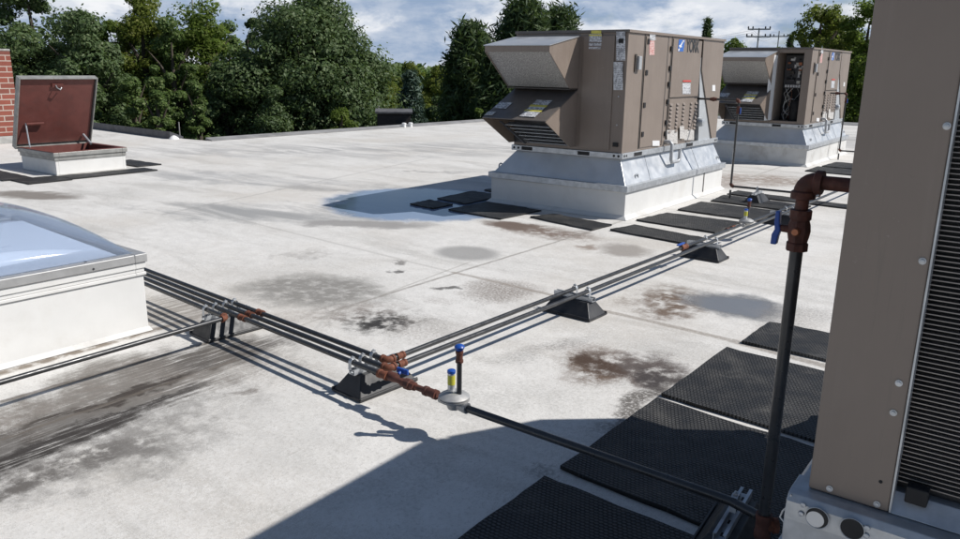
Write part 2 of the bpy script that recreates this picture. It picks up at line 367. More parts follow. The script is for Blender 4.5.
# ------------------------------------------------------------------ roof deck
def roof_material():
    n = NT('white_roof_coating'); P = n.obj
    wn = n.noise(P, 2.2, 6, .65, 0, True)
    wv = n.new('ShaderNodeVectorMath', operation='SUBTRACT'); n.put(wv.inputs[0], wn); wv.inputs[1].default_value = (.5, .5, .5)
    def warp(k):
        s = n.new('ShaderNodeVectorMath', operation='SCALE'); n.put(s.inputs[0], wv.outputs[0]); s.inputs['Scale'].default_value = k
        a = n.new('ShaderNodeVectorMath', operation='ADD'); n.put(a.inputs[0], P); n.put(a.inputs[1], s.outputs[0]); return a.outputs[0]
    W1, W2, W0 = warp(.55), warp(1.3), warp(.05)
    fine = n.noise(P, 55, 6, .7); mid = n.noise(P, 9, 6, .65); big = n.noise(P, .9, 6, .6); speck = n.noise(P, 130, 3, .6)
    strk = n.noise(n.mapping(P, rot=(0, 0, R(-4)), scale=(17, 1.1, 1)), 2.4, 9, .72, .25)
    far = n.noise(n.mapping(P, scale=(.55, 2.1, 1)), 1.1, 8, .68, .6)
    c = n.mix(n.mr(mid, .25, .75), (.625, .608, .575), (.71, .694, .662))
    grain = n.math('ADD', n.math('MULTIPLY', n.mr(n.noise(n.mapping(P, rot=(0, 0, R(-3)), scale=(1.5, .8, 1)), 42, 12, .82), .28, .72, 0, 1, False), .45), n.math('MULTIPLY', n.mr(n.noise(P, 210, 6, .75), .28, .72, 0, 1, False), .55))
    gg = n.math('MULTIPLY', n.math('SUBTRACT', grain, .5), .55)
    c = n.mix(n.mr(n.math('ADD', big, gg), .46, .80, 0, .55), c, (.40, .39, .365))
    c = n.mix(n.mr(n.math('ADD', far, gg), .45, .72, 0, .58), c, (.37, .355, .325))
    c = n.mix(n.mr(fine, .52, .68, 0, .42), c, (.30, .285, .26))
    c = n.mix(n.mr(speck, .67, .72, 0, .75), c, (.10, .095, .085))
    c = n.mix(n.mr(n.math('ADD', n.noise(P, .55, 7, .62), gg), .44, .74, 0, .55), c, (.50, .455, .395))
    hair = n.noise(n.mapping(P, rot=(0, 0, R(3)), scale=(60, 1.6, 1)), 1.5, 6, .7)
    c = n.mix(n.math('MULTIPLY', n.mr(hair, .60, .68, 0, .5), n.mr(mid, .45, .6)), c, (.30, .28, .255))
    def stain(pos, rad, rot, col, amt, W=None, soft=.75, tex=None, lo=.3, hi=.62, grit=.75):
        nonlocal c
        v = n.mapping(W if W is not None else W1, loc=(pos[0], pos[1], 0), rot=(0, 0, R(rot)), scale=(rad[0], rad[1], 1), vt='TEXTURE')
        ln = n.new('ShaderNodeVectorMath', operation='LENGTH'); n.put(ln.inputs[0], v)
        f = n.mr(ln.outputs['Value'], 1.32, max(.05, .80-soft*.75), 0, min(1, amt*1.45))
        if tex is not None: f = n.math('MULTIPLY', f, n.mr(tex, lo, hi, .12, 1))
        if grit:
            f = n.math('MULTIPLY', n.mr(n.math('ADD', f, n.math('MULTIPLY', n.math('SUBTRACT', grain, .5), grit)), .10, .92, 0, 1, False), n.math('MINIMUM', n.math('MULTIPLY', f, 2.6), min(1.0, amt*1.25)))
        c = n.mix(f, c, col); return f
    P2 = lambda px, py: G(px, py, 0)
    GREY, BROWN, DARK, RED = (0.222, 0.215, 0.204), (0.141, 0.107, 0.085), (0.063, 0.056, 0.048), (0.163, 0.118, 0.096)
    # grey ponding marks
    stain(P2(312, 290), (.62, .46), 20, (0.222, 0.211, 0.192), .75, W1, .45, mid, .2, .6)
    stain(P2(250, 212), (1.6, .62), 30, (0.281, 0.281, 0.277), .7, W2, .5, far, .3, .6)
    stain(P2(365, 224), (.75, .22), 35, (0.266, 0.255, 0.244), .7, W1, .4)
    stain(P2(467, 253), (.30, .27), 0, (0.296, 0.289, 0.277), .7, W0, .25)
    stain(P2(32, 195), (.75, .3), 20, (0.200, 0.178, 0.155), .75, W1, .5)
    stain(P2(235, 178), (2.0, .6), 20, (0.311, 0.311, 0.311), .6, W2, .5, far)
    stain(P2(430, 150), (4.0, 1.6), 60, (0.311, 0.307, 0.300), .55, W2, .6, far, .35, .6)
    stain(P2(250, 150), (3.0, 1.4), 60, (0.326, 0.322, 0.318), .5, W2, .6, far, .35, .6)
    stain(P2(345, 188), (1.2, .3), 40, (0.259, 0.252, 0.244), .55, W2, .5, far)
    stain(P2(440, 172), (.9, .2), 40, (0.222, 0.215, 0.207), .55, W2, .5, mid)
    # dark leak by the pipes
    stain(P2(378, 322), (.40, .30), 30, DARK, .9, W1, .85, mid, .35, .62)
    stain(P2(345, 312), (.5, .22), 60, BROWN, .55, W1, .8, mid, .3, .65)
    stain(P2(420, 330), (.4, .3), 0, BROWN, .4, W1, .8, fine, .35, .6)
    # rusty patches
    stain(P2(497, 292), (.34, .36), 0, BROWN, .62, W1, .6, fine, .3, .6)
    stain(P2(436, 302), (.14, .12), 0, BROWN, .4, W1, .7, fine)
    stain(P2(612, 368), (.33, .34), -20, (0.126, 0.085, 0.059), .9, W1, .75, mid, .3, .6)
    stain(P2(650, 372), (.26, .34), 20, (0.096, 0.078, 0.070), .9, W1, .6, mid, .25, .6)
    stain(P2(590, 352), (.35, .16), 20, RED, .5, W1, .8, fine)
    stain(P2(540, 350), (.6, .12), 70, GREY, .5, W1, .8, fine)
    stain(P2(668, 303), (.30, .52), 12, (0.148, 0.107, 0.078), .85, W1, .6, mid, .3, .62)
    wet = stain(P2(735, 306), (.40, .33), 0, (0.181, 0.185, 0.192), .85, W1, .35)
    stain(P2(790, 320), (.3, .5), 0, (0.252, 0.237, 0.222), .6, W1, .8, fine)
    stain(P2(625, 250), (.28, .3), 0, (0.281, 0.255, 0.229), .7, W1, .5)
    stain(P2(585, 247), (.10, .13), 0, (0.252, 0.200, 0.163), .7, W1, .6)
    stain(P2(545, 232), (.7, .28), 0, (0.192, 0.148, 0.122), .85, W1, .6, mid, .25, .6)
    stain(P2(510, 226), (.4, .2), 0, (0.148, 0.111, 0.089), .8, W1, .6)
    stain(P2(765, 180), (1.4, .7), 30, (0.281, 0.229, 0.192), .75, W2, .6, mid, .3, .6)
    stain(P2(720, 185), (.5, .4), 0, (0.259, 0.200, 0.170), .5, W1, .6)
    stain(P2(850, 140), (3.0, 2.0), 60, (0.296, 0.289, 0.281), .6, W2, .6, far)
    stain(P2(700, 216), (1.2, .5), 90, (0.355, 0.340, 0.318), .5, W1, .6, mid)
    # big weathered sweep in the near left corner
    stain(P2(55, 408), (.85, .30), 92, (.135, .112, .092), .62, W2, .8, mid, .28, .62)
    stain(P2(120, 385), (.6, .2), 88, (.15, .115, .09), .55, W2, .8, mid, .3, .6)
    stain(P2(40, 438), (.9, .20), 90, (0.067, 0.059, 0.052), .92, W1, .75, strk, .32, .56)
    stain(P2(110, 400), (.75, .13), 92, (0.074, 0.061, 0.050), .85, W1, .7, strk, .3, .55)
    stain(P2(110, 452), (.22, .10), 60, (0.067, 0.059, 0.052), .75, W1, .8, mid)
    stain(P2(160, 375), (.75, .45), 80, (0.192, 0.178, 0.159), .75, W2, .7, strk, .3, .58)
    stain(P2(80, 450), (.9, .45), 80, (0.200, 0.189, 0.174), .65, W2, .7, mid, .3, .6)
    stain(P2(245, 395), (.10, .06), 60, (0.126, 0.104, 0.089), .55, W1, .8)
    stain(P2(228, 352), (.55, .20), 80, (0.111, 0.100, 0.089), .8, W1, .75, strk, .3, .55)
    stain(P2(235, 372), (.5, .3), 30, (0.252, 0.222, 0.192), .45, W2, .7, fine)
    stain(P2(75, 352), (1.0, .05), 91, (0.207, 0.174, 0.141), .8, W0, .7, mid, .3, .55)
    stain(P2(180, 310), (.5, .4), 0, (0.200, 0.178, 0.155), .65, W1, .7, strk, .3, .58)
    stain(P2(545, 478), (.10, .12), 0, (0.074, 0.070, 0.067), .5, W1, .8, fine)
    stain(P2(640, 405), (.10, .5), 0, (0.111, 0.100, 0.089), .75, W1, .8, fine, .3, .55)
    stain(P2(30, 452), (.8, .10), 92, (.035, .030, .026), .9, W1, .6, strk, .35, .55)
    stain(P2(90, 425), (.7, .07), 94, (.04, .034, .03), .85, W1, .6, strk, .35, .55)
    stain(P2(120, 395), (.55, .05), 92, (.05, .04, .033), .85, W1, .6, strk, .32, .55)
    stain(P2(20, 480), (.5, .12), 85, (.10, .09, .08), .7, W1, .7, mid)
    stain(P2(380, 325), (.22, .14), 40, (.035, .032, .03), .9, W1, .7, mid, .35, .6)
    stain(P2(655, 378), (.16, .20), 0, (.05, .042, .04), .8, W1, .7, mid, .3, .6)
    stain(P2(605, 362), (.16, .16), 0, (.06, .035, .022), .75, W1, .7, mid, .3, .6)
    stain(P2(300, 255), (.5, .12), 70, (.24, .22, .20), .5, W2, .7, mid)
    stain(P2(400, 262), (.06, .05), 0, (.10, .09, .08), .6, W1, .6)
    stain(P2(393, 271), (.07, .05), 0, (.08, .075, .07), .7, W1, .6)
    stain(P2(440, 288), (.10, .06), 30, (.08, .075, .07), .7, W1, .6)
    stain(P2(520, 395), (.5, .3), 40, (.42, .41, .38), .5, W2, .7, fine)
    stain(P2(380, 485), (.6, .12), 70, (.42, .41, .38), .45, W2, .7, fine)
    # lap seams
    def seam(a, b, w, col, amt, tex=mid):
        nonlocal c
        A = Vector(P2(*a)); B = Vector(P2(*b)); C = (A+B)/2; L = (B-A).length/2; ang = math.degrees(math.atan2((B-A).y, (B-A).x))
        v = n.mapping(W0, loc=(C.x, C.y, 0), rot=(0, 0, R(ang)), vt='TEXTURE'); sp = n.new('ShaderNodeSeparateXYZ'); n.put(sp.inputs[0], v)
        f = n.math('MULTIPLY', n.mr(n.math('ABSOLUTE', sp.outputs[1]), w*.35, w, amt, 0), n.math('LESS_THAN', n.math('ABSOLUTE', sp.outputs[0]), L))
        f = n.math('MULTIPLY', f, n.mr(tex, .25, .6, .35, 1)); c = n.mix(f, c, col)
    seam((330, 312), (604, 227), .022, (.27, .25, .225), .8)
    seam((604, 227), (830, 150), .03, (.33, .31, .28), .6)
    seam((452, 272), (560, 297), .035, (.27, .235, .20), .75)
    seam((600, 310), (730, 340), .04, (.25, .215, .18), .75, fine)
    seam((730, 340), (860, 376), .05, (.21, .18, .15), .75, fine)
    seam((0, 402), (212, 342), .03, (.10, .085, .07), .8)
    seam((0, 440), (235, 360), .018, (.13, .11, .09), .75)
    seam((160, 215), (430, 158), .03, (.33, .32, .30), .5)
    seam((452, 272), (180, 205), .03, (.36, .345, .32), .45)
    seam((240, 420), (330, 312), .022, (.40, .385, .36), .4)
    seam((250, 345), (470, 262), .015, (.30, .28, .25), .5)
    seam((600, 228), (500, 205), .03, (.3, .28, .26), .5)
    # wet film in the unit's shade, blue sky reflection painted into its colour
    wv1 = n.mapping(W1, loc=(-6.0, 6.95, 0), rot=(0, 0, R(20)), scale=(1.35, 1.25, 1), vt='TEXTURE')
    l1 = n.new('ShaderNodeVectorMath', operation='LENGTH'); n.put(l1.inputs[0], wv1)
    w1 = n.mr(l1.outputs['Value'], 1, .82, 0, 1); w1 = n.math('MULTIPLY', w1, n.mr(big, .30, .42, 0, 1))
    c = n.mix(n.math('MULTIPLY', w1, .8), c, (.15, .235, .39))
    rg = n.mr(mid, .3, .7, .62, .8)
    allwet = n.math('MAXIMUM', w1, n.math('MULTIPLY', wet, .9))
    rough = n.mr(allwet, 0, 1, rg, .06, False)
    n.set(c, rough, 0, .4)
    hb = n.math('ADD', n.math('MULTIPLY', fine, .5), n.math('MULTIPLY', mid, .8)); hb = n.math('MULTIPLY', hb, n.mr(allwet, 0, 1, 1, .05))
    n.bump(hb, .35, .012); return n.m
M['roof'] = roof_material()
RZ = 4.8   # storey height under the roof
outline = [(-14.35, 9.75), (-14.05, 19.0), (-13.7, 26.5), (14, 26.5), (14, -16), (-40, -16), (-40, 9.9), (-19.4, 9.9), (-15.2, 9.65)]
b = MB(); b.prism([(x, y, -.3) for x, y in outline], (0, 0, .3))
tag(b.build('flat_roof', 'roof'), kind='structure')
b = MB(); b.prism([(x*.998, y-.05 if y > 0 else y+.05, -RZ-.4) for x, y in outline], (0, 0, RZ+.09))
o = b.build('building_wall', 'wall'); tag(o, 'tan masonry outer wall of the building under the flat roof', 'building')
def edge_run(name, pts, h, w, mat, label):
    m = MB()
    for p, q in zip(pts[:-1], pts[1:]):
        p = Vector((*p, 0)); q = Vector((*q, 0)); d = (q-p).normalized(); s = Vector((-d.y, d.x, 0))*w
        a = [p-s*.2, q-s*.2, q+s, p+s]
        m.hexa([v+Vector((0,0,.003)) for v in a], [a[0]+Vector((0,0,h*.25)), a[1]+Vector((0,0,h*.25)), a[2]+Vector((0,0,h)), a[3]+Vector((0,0,h))])
    tag(m.build(name, mat), label, 'roof edge')
edge_run('roof_edge_flashing', [(-14.35, 9.75), (-14.05, 19.0), (-13.7, 26.5)], .06, .20, 'edge_metal', 'pale grey metal flashing along the far roof edge in front of the trees')
edge_run('roof_edge_flashing', [(-15.3, 9.66), (-19.4, 9.9), (-30, 9.95)], .16, .25, 'edge_dark', 'dark raised roof edge behind the open hatch')
edge_run('roof_edge_flashing', [(-13.6, 26.45), (14, 26.45)], .07, .3, 'edge_metal', 'grey roof edge flashing far behind the second unit')
m = MB(); p = G(174, 139)
m.lathe((p[0], p[1], 0), (0,0,1), [(0, .11), (.03, .09), (.06, .05), (.075, .02), (.08, 0)], 14)
tag(m.build('roof_drain_cover', 'pvc', smooth=True), 'small white domed cover at the corner of the roof edge', 'roof vent')
for (px, py), lab in (((400, 127), 'left of the two small white caps on the far roof edge'), ((406.5, 126.6), 'right of the two small white caps on the far roof edge')):
    m = MB(); p = G(px, py); m.lathe((p[0]+.15, p[1], 0), (0,0,1), [(0, .05), (.07, .05), (.08, .06), (.11, .06), (.12, .03)], 12)
    tag(m.build('vent_cap', 'pvc', smooth=True), lab, 'roof vent', 'white caps on the roof edge')

# ground below
m = MB(); m.add([(-900, -900, -RZ-.3), (900, -900, -RZ-.3), (900, 900, -RZ-.3), (-900, 900, -RZ-.3)], [(0,1,2,3)])
tag(m.build('ground', 'grass'), kind='structure')

# ------------------------------------------------------------------ rubber mats
mats = [
 ((-1.435,1.80),(-1.423,2.368),(-.76,2.343),(-.80,1.80),'wide black rubber mat nearest the camera, cut off by the bottom of the picture'),
 ((-1.417,2.473),(-1.394,3.349),(-.475,3.285),(-.475,2.415),'large black rubber mat under the black pipe, half in shadow'),
 ((-1.391,3.412),(-1.374,4.276),(-.475,4.23),(-.475,3.355),'black rubber mat third from the camera, mostly in sun beside the brown stain'),
 ((-1.341,4.446),(-1.319,4.931),(-.60,4.94),(-.60,4.442),'small black rubber mat beyond the upright pipe, next to the tan panel'),
 ((-3.505,6.911),(-3.425,7.30),(-2.6,7.15),(-2.61,6.785),'narrow black mat nearest the camera beside the first unit curb'),
 ((-3.539,7.574),(-3.453,8.193),(-2.611,8.20),(-2.627,7.472),'black mat along the sunlit side of the first curb, second from its corner'),
 ((-3.442,8.48),(-3.448,9.20),(-2.49,9.17),(-2.47,8.40),'black mat under the small regulator with the blue cap'),
 ((-3.38,9.36),(-3.415,9.918),(-2.3,9.80),(-2.3,9.28),'black mat under the lone pipe support by the gas riser'),
 ((-3.42,10.05),(-3.40,10.40),(-1.9,10.2),(-1.9,9.93),'thin black mat strip behind the lone pipe support'),
 ((-4.504,6.963),(-4.406,7.281),(-3.61,7.156),(-3.645,6.791),'sunlit black mat at the front corner of the first unit curb'),
 ((-5.463,6.727),(-5.426,7.426),(-4.625,7.376),(-4.686,6.655),'black mat in the shade before the first unit hoods'),
 ((-6.039,7.222),(-6.076,7.979),(-5.56,7.942),(-5.54,7.152),'black mat left of the first unit, lying in the shade beside its curb'),
 ((-6.027,6.711),(-6.033,7.081),(-5.625,7.02),(-5.632,6.663),'smallest black mat on the wet blue patch'),
 ((-6.009,8.152),(-5.977,8.473),(-5.60,8.402),(-5.61,8.067),'black mat showing behind the left edge of the first curb'),
 ((-3.30,13.35),(-3.28,14.10),(-2.2,14.0),(-2.2,13.30),'grey dusty mat at the corner of the second unit curb'),
 ((-3.25,14.25),(-3.20,15.1),(-2.2,15.0),(-2.2,14.2),'grey dusty mat along the side of the second unit curb'),
 ((-12.55,4.46),(-12.55,4.86),(-11.35,4.84),(-11.35,4.46),'black mat in front of the roof hatch on its left'),
 ((-11.33,4.55),(-11.33,5.12),(-10.8,5.12),(-10.8,4.55),'black mat before the near corner of the roof hatch'),
 ((-11.25,5.14),(-11.25,6.42),(-10.86,6.42),(-10.86,5.14),'black mat along the sunlit side of the roof hatch'),
 ((-12.35,6.44),(-12.35,6.84),(-11.45,6.84),(-11.45,6.44),'black mat stretching right of the roof hatch'),
]
for a, b_, c_, d_, lab in mats:
    P = [Vector((*q, 0)) for q in (a, d_, c_, b_)]; C = sum(P, Vector())/4
    ang = math.atan2((P[1]-P[0]).y, (P[1]-P[0]).x); Rm = Matrix.Rotation(-ang, 3, 'Z'); loc = [Rm @ (p-C) for p in P]
    bm = bmesh.new(); nx, ny = 10, 8; grid = []
    rnd = random.Random(lab)
    for j in range(ny+1):
        row = []
        for i in range(nx+1):
            u, v = i/nx, j/ny; p = (loc[0]*(1-u)+loc[1]*u)*(1-v) + (loc[3]*(1-u)+loc[2]*u)*v
            e = 1 if (i in (0, nx) or j in (0, ny)) else 0
            p = p + Vector((rnd.uniform(-.005, .005)*e, rnd.uniform(-.005, .005)*e, .016 + rnd.uniform(0, .006)*e))
            row.append(bm.verts.new(p))
        grid.append(row)
    for j in range(ny):
        for i in range(nx): bm.faces.new((grid[j][i], grid[j][i+1], grid[j+1][i+1], grid[j+1][i]))
    ext = bmesh.ops.extrude_face_region(bm, geom=list(bm.faces))
    for v in [e for e in ext['geom'] if isinstance(e, bmesh.types.BMVert)]: v.co.z = .003
    bmesh.ops.recalc_face_normals(bm, faces=bm.faces)
    me = bpy.data.meshes.new('rubber_mat'); bm.to_mesh(me); bm.free(); me.materials.append(M['mat'])
    o = bpy.data.objects.new('rubber_mat', me); COL.objects.link(o); o.location = C; o.rotation_euler = (0, 0, ang)
    tag(o, lab, 'rubber mat', 'black rubber walkway mats')

# ------------------------------------------------------------------ rooftop units
CURB = Vector((-4.557, 9.01, 0)); OFF2 = Vector((.2, 6.47, 0))
HX, HY = .893, 1.47
def make_curb(mat, label):
    t = thing('roof_curb', CURB, label, 'roof curb')
    m = MB(); m.box((-HX, -HY, .004), (HX, HY, .315)); m.build('curb_base', mat, t, .006)
    m = MB(); w = .045                                   # flared foot of the coating
    m.hexa([(-HX-w,-HY-w,.003),(HX+w,-HY-w,.003),(HX+w,HY+w,.003),(-HX-w,HY+w,.003)], [(-HX-.003,-HY-.003,.045),(HX+.003,-HY-.003,.045),(HX+.003,HY+.003,.045),(-HX-.003,HY+.003,.045)])
    m.build('cant_strip', 'white_dirty', t)
    m = MB(); m.box((-HX-.028, -HY-.028, .30), (HX+.028, HY+.028, .368)); m.build('adapter_rim', 'galv', t, .004)
    m = MB(); e = .02
    x0, x1, y0, y1 = -.62, .735, -1.33, 1.42
    bot = [(-HX+e,-HY+e,.366),(HX-e,-HY+e,.366),(HX-e,HY-e,.366),(-HX+e,HY-e,.366)]; top = [(x0,y0,.64),(x1,y0,.64),(x1,y1,.64),(x0,y1,.64)]
    m.hexa(bot, top); ad = m.build('curb_adapter', 'galv_flat', t, .004)
    m = MB()                                             # standing seams on the sunlit slope
    for f in (.22, .72):
        p = Vector(bot[1]).lerp(Vector(bot[2]), f); q = Vector(top[1]).lerp(Vector(top[2]), f); nrm = Vector((.3, 0, .17)).normalized()*.004
        d = Vector((0, .010, 0)); m.hexa([p-d, p+d, p+d+nrm, p-d+nrm], [q-d, q+d, q+d+nrm, q-d+nrm])
    m.build('sheet_seam', 'galv', ad)
    for cx, cy in ((HX-.05, -HY+.35), (HX-.05, HY-.1), (-HX+.05, -HY+.12)):
        m = MB(); m.tube([(cx, cy-.035, .366), (cx, cy-.035, .43)] + [(cx, cy-.035*math.cos(a), .43+.03*math.sin(a)) for a in (.5, 1.0, 1.57, 2.1, 2.6)] + [(cx, cy+.035, .43), (cx, cy+.035, .366)], .009, 8)
        m.build('lifting_lug', 'galv', t, smooth=True)
    # lap joint of the white coating on the sunlit side
    m = MB(); m.box((HX+.002, .78, .006), (HX+.006, .80, .295)); m.build('coating_seam', 'tan_dark', t)
    return t
curb1 = make_curb('white', 'white roof curb with bare metal adapter under the nearer tan unit')

BX0, BX1, BY0, BY1, BZ0, BZ1 = -.645, .767, -1.37, 1.45, .70, 1.985
def L1(v): return Vector(v) - CURB
FP = CURB.y + BY0      # front plane
RP = CURB.x + BX1      # right plane
def fr(px, py): return L1(ONY(px, py, FP))
def rt(px, py): return L1(ONX(px, py, RP))
def plate(m, P, axis, t=.004, off=.003):   # thin plate on the front (axis 1) or right (axis 0) face
    s = -1 if axis == 1 else 1
    A = []; B = []
    for p in P:
        a = Vector(p); a[axis] = (BY0 if axis == 1 else BX1) + s*off; b2 = a.copy(); b2[axis] += s*t; A.append(a); B.append(b2)
    n = len(P); m.add(A+B, [tuple(range(n)), tuple(range(n, 2*n))] + [(i,(i+1)%n,(i+1)%n+n,i+n) for i in range(n)])
def rect(fn, x0, y0, x1, y1): return [fn(x0,y0), fn(x1,y0), fn(x1,y1), fn(x0,y1)]
def make_unit(label, open_front=False):
    u = thing('rooftop_unit', CURB, label, 'air conditioner')
    # base rail: C channel all round with fork pockets
    m = MB(); x0, x1, y0, y1 = BX0-.02, BX1+.02, BY0-.02, BY1+.02
    m.box((x0, y0, .640), (x1, y0+.05, .70)); m.box((x0, y1-.05, .640), (x1, y1, .70)); m.box((x1-.05, y0+.05, .640), (x1, y1-.05, .70)); m.box((x0, y0+.05, .640), (x0+.05, y1-.05, .70))
    m.box((x0+.05, y0+.05, .66), (x1-.05, y1-.05, .695))
    br = m.build('base_rail', 'galv', u, .003)
    for f0, f1 in ((.10, .22), (.62, .74)):
        m = MB(); a = y0+(y1-y0)*f0; m.box((x1-.01, a, .650), (x1+.002, a+.20, .69)); m.build('fork_pocket', 'black', br)
        m = MB(); a = x0+(x1-x0)*f0; m.box((a, y0-.002, .650), (a+.15, y0+.01, .69)); m.build('fork_pocket', 'black', br)
    for p in ((x1-.10, 1), (x1-.045, 1), (x0+.04, 1), (x0+.10, 1)):
        m = MB(); m.lathe((p[0], y0-.003, .67), (0,1,0), [(0,.014),(.004,.014)], 10); m.build('rail_hole', 'black', br)
    for yy in (y0+.05, y0+.10, y1-.1, y1-.05):
        m = MB(); m.lathe((x1-.001, yy, .67), (1,0,0), [(0,.014),(.004,.014)], 10); m.build('rail_hole', 'black', br)
    # cabinet: main box and condenser end with the slanted V coil
    yc = .56
    sx = L1(ONY(583, 31, FP)).x         # seam between hoods and access panel
    m = MB()
    if not open_front:
        m.box((BX0, BY0, BZ0), (BX1, yc, BZ1-.03))
    else:
        m.box((BX0, BY0, BZ0), (sx, yc, BZ1-.03)); m.box((sx, BY0+.42, BZ0), (BX1, yc, BZ1-.03))
        m.box((BX1-.13, BY0, BZ0), (BX1, BY0+.42, BZ1-.03)); m.box((sx, BY0, BZ1-.09), (BX1-.13, BY0+.42, BZ1-.03)); m.box((sx, BY0, BZ0), (BX1-.13, BY0+.42, BZ0+.05))
    m.build('cabinet', 'tan', u, .004)
    ap = rt(702, 70); bt = rt(697, 142); b2 = rt(711.5, 139.5)
    m = MB(); yA = ap.y; zA = ap.z                      # condenser end panel with triangular cut-away
    poly = [(BX1, yA, zA), (BX1, yA-.02, BZ1-.03), (BX1, BY1, BZ1-.03), (BX1, BY1, BZ0), (BX1, b2.y, BZ0)]
    m.prism(poly, (-.012, 0, 0)); m.build('condenser_panel', 'tan', u)
    m = MB(); poly = [(BX0, yA, zA), (BX0, yA-.02, BZ1-.03), (BX0, BY1, BZ1-.03), (BX0, BY1, BZ0), (BX0, b2.y, BZ0)]
    m.prism(poly, (.012, 0, 0)); m.build('condenser_panel', 'tan', u)
    m = MB(); m.box((BX0+.012, BY1-.02, BZ0), (BX1-.012, BY1, BZ1-.03)); m.build('end_panel', 'tan', u)
    m = MB(); m.hexa([(BX0+.013, yc+.30, BZ0), (BX1-.016, yc+.30, BZ0), (BX1-.016, BY1-.03, BZ0), (BX0+.013, BY1-.03, BZ0)], [(BX0+.013, yA-.05, zA+.15), (BX1-.016, yA-.05, zA+.15), (BX1-.016, BY1-.03, zA+.15), (BX0+.013, BY1-.03, zA+.15)])
    m.build('slanted_coil', 'galv_flat', u)
    m = MB(); m.hexa([(BX0+.02, yc, BZ0), (BX1-.09, yc, BZ0), (BX1-.09, yc+.28, BZ0), (BX0+.02, yc+.28, BZ0)], [(BX0+.02, yc, BZ1-.035), (BX1-.09, yc, BZ1-.035), (BX1-.09, yA-.06, BZ1-.035), (BX0+.02, yA-.06, BZ1-.035)])
    m.build('coil_recess', 'black', u)
    # top cover
    m = MB(); m.box((BX0-.012, BY0-.015, BZ1-.03), (BX1+.012, BY1+.012, BZ1)); m.build('top_cover', 'cap', u, .004)
    m = MB(); m.box((BX1+.013, BY0-.013, BZ1-.028), (BX1+.018, BY1+.010, BZ1-.002)); m.build('drip_edge', 'tan', u)
    # upper intake hood
    yh, ht, hl = L1((0, 7.02, 0)).y, 1.81, 1.745
    hx0, hx1 = BX0+.01, sx-.03; yb = BY0-.002
    zt = 1.925; yf = BY0-.17; zf = 1.372
    ho = MB()
    for xx in (hx0, hx1):
        poly = [(xx, yb, zt), (xx, yh, ht), (xx, yh, hl), (xx, yf, zf), (xx, yb, zf)]; ho.prism(poly, (.008 if xx == hx0 else -.008, 0, 0))
    ho.box((hx0+.008, yh, hl), (hx1-.008, yh+.008, ht-.004))
    hood = ho.build('intake_hood', 'tan', u)
    m = MB(); d = .012; m.hexa([(hx0-d, yh-d, ht-.002), (hx1+d, yh-d, ht-.002), (hx1+d, yb, zt-.002), (hx0-d, yb, zt-.002)], [(hx0-d, yh-d, ht+.006), (hx1+d, yh-d, ht+.006), (hx1+d, yb, zt+.006), (hx0-d, yb, zt+.006)])
    m.build('hood_top', 'galv_flat', hood)
    m = MB(); m.hexa([(hx0+.01, yh+.012, hl+.01), (hx1-.01, yh+.012, hl+.01), (hx1-.01, yh+.04, hl+.01), (hx0+.01, yh+.04, hl+.01)], [(hx0+.01, yf, zf+.008), (hx1-.01, yf, zf+.008), (hx1-.01, yf+.03, zf+.008), (hx0+.01, yf+.03, zf+.008)])
    m.build('mesh_filter', 'filter', hood)
    m = MB(); m.box((hx0, yf-.006, zf-.015), (hx1, yb, zf-.002)); m.build('hood_bottom_lip', 'tan_dark', hood)
    # lower relief hood
    ya, za = BY0-.16, 1.352; yl, zl = L1((0, 6.99, 0)).y, 1.045; yk, zk = BY0-.12, .735
    m = MB(); m.hexa([(hx0, yl, zl-.006), (hx1, yl, zl-.006), (hx1, yb, za), (hx0, yb, za)], [(hx0, yl, zl+.002), (hx1, yl, zl+.002), (hx1, yb, za+.008), (hx0, yb, za+.008)])
    low = m.build('relief_hood', 'cap', u)
    m = MB()
    for xx in (hx0, hx1):
        m = MB(); m.prism([(xx, yb, za-.004), (xx, yl+.004, zl-.012), (xx, yk, zk), (xx, yb, zk)], (.008 if xx == hx0 else -.008, 0, 0)); m.build('hood_cheek', 'tan', low)
    m = MB(); m.box((hx0+.01, yb-.02, zk), (hx1-.01, yb, za-.02)); m.build('hood_backplate', 'dark_metal', low)
    xm = hx0 + (hx1-hx0)*.27
    for k in range(6):
        f = k/5.0; yy = yl+.10+(yk+.02-yl-.10)*f; z2 = zl-.07+(zk+.02-zl+.07)*f
        m = MB(); m.hexa([(xm+.02, yy, z2-.004), (hx1-.012, yy, z2-.004), (hx1-.012, yy+.09, z2+.022), (xm+.02, yy+.09, z2+.022)], [(xm+.02, yy, z2), (hx1-.012, yy, z2), (hx1-.012, yy+.09, z2+.026), (xm+.02, yy+.09, z2+.026)])
        m.build('louver', 'galv', low)
    m = MB(); m.hexa([(xm-.012, yl+.02, zl-.03), (xm+.012, yl+.02, zl-.03), (xm+.012, yl+.05, zl-.03), (xm-.012, yl+.05, zl-.03)], [(xm-.012, yk, zk), (xm+.012, yk, zk), (xm+.012, yk+.03, zk), (xm-.012, yk+.03, zk)])
    m.build('hood_divider', 'dark_metal', low)
    sl_ = lambda f, x: Vector((x, yb+(yl-yb)*f, za+(zl-za)*f+.010))
    def hood_label(xa, xb, f0, f1, mat, dz=0):
        m = MB(); P = [sl_(f1, xa), sl_(f1, xb), sl_(f0, xb), sl_(f0, xa)]; up = Vector((0, 0, .002+dz))
        m.hexa(P, [p+up for p in P]); m.build('warning_label', mat, low)
    wdt = hx1-hx0
    hood_label(hx0+.02, hx0+.19, .52, .72, 'label'); hood_label(hx0+.005, hx0+.11, .84, .95, 'label_pale')
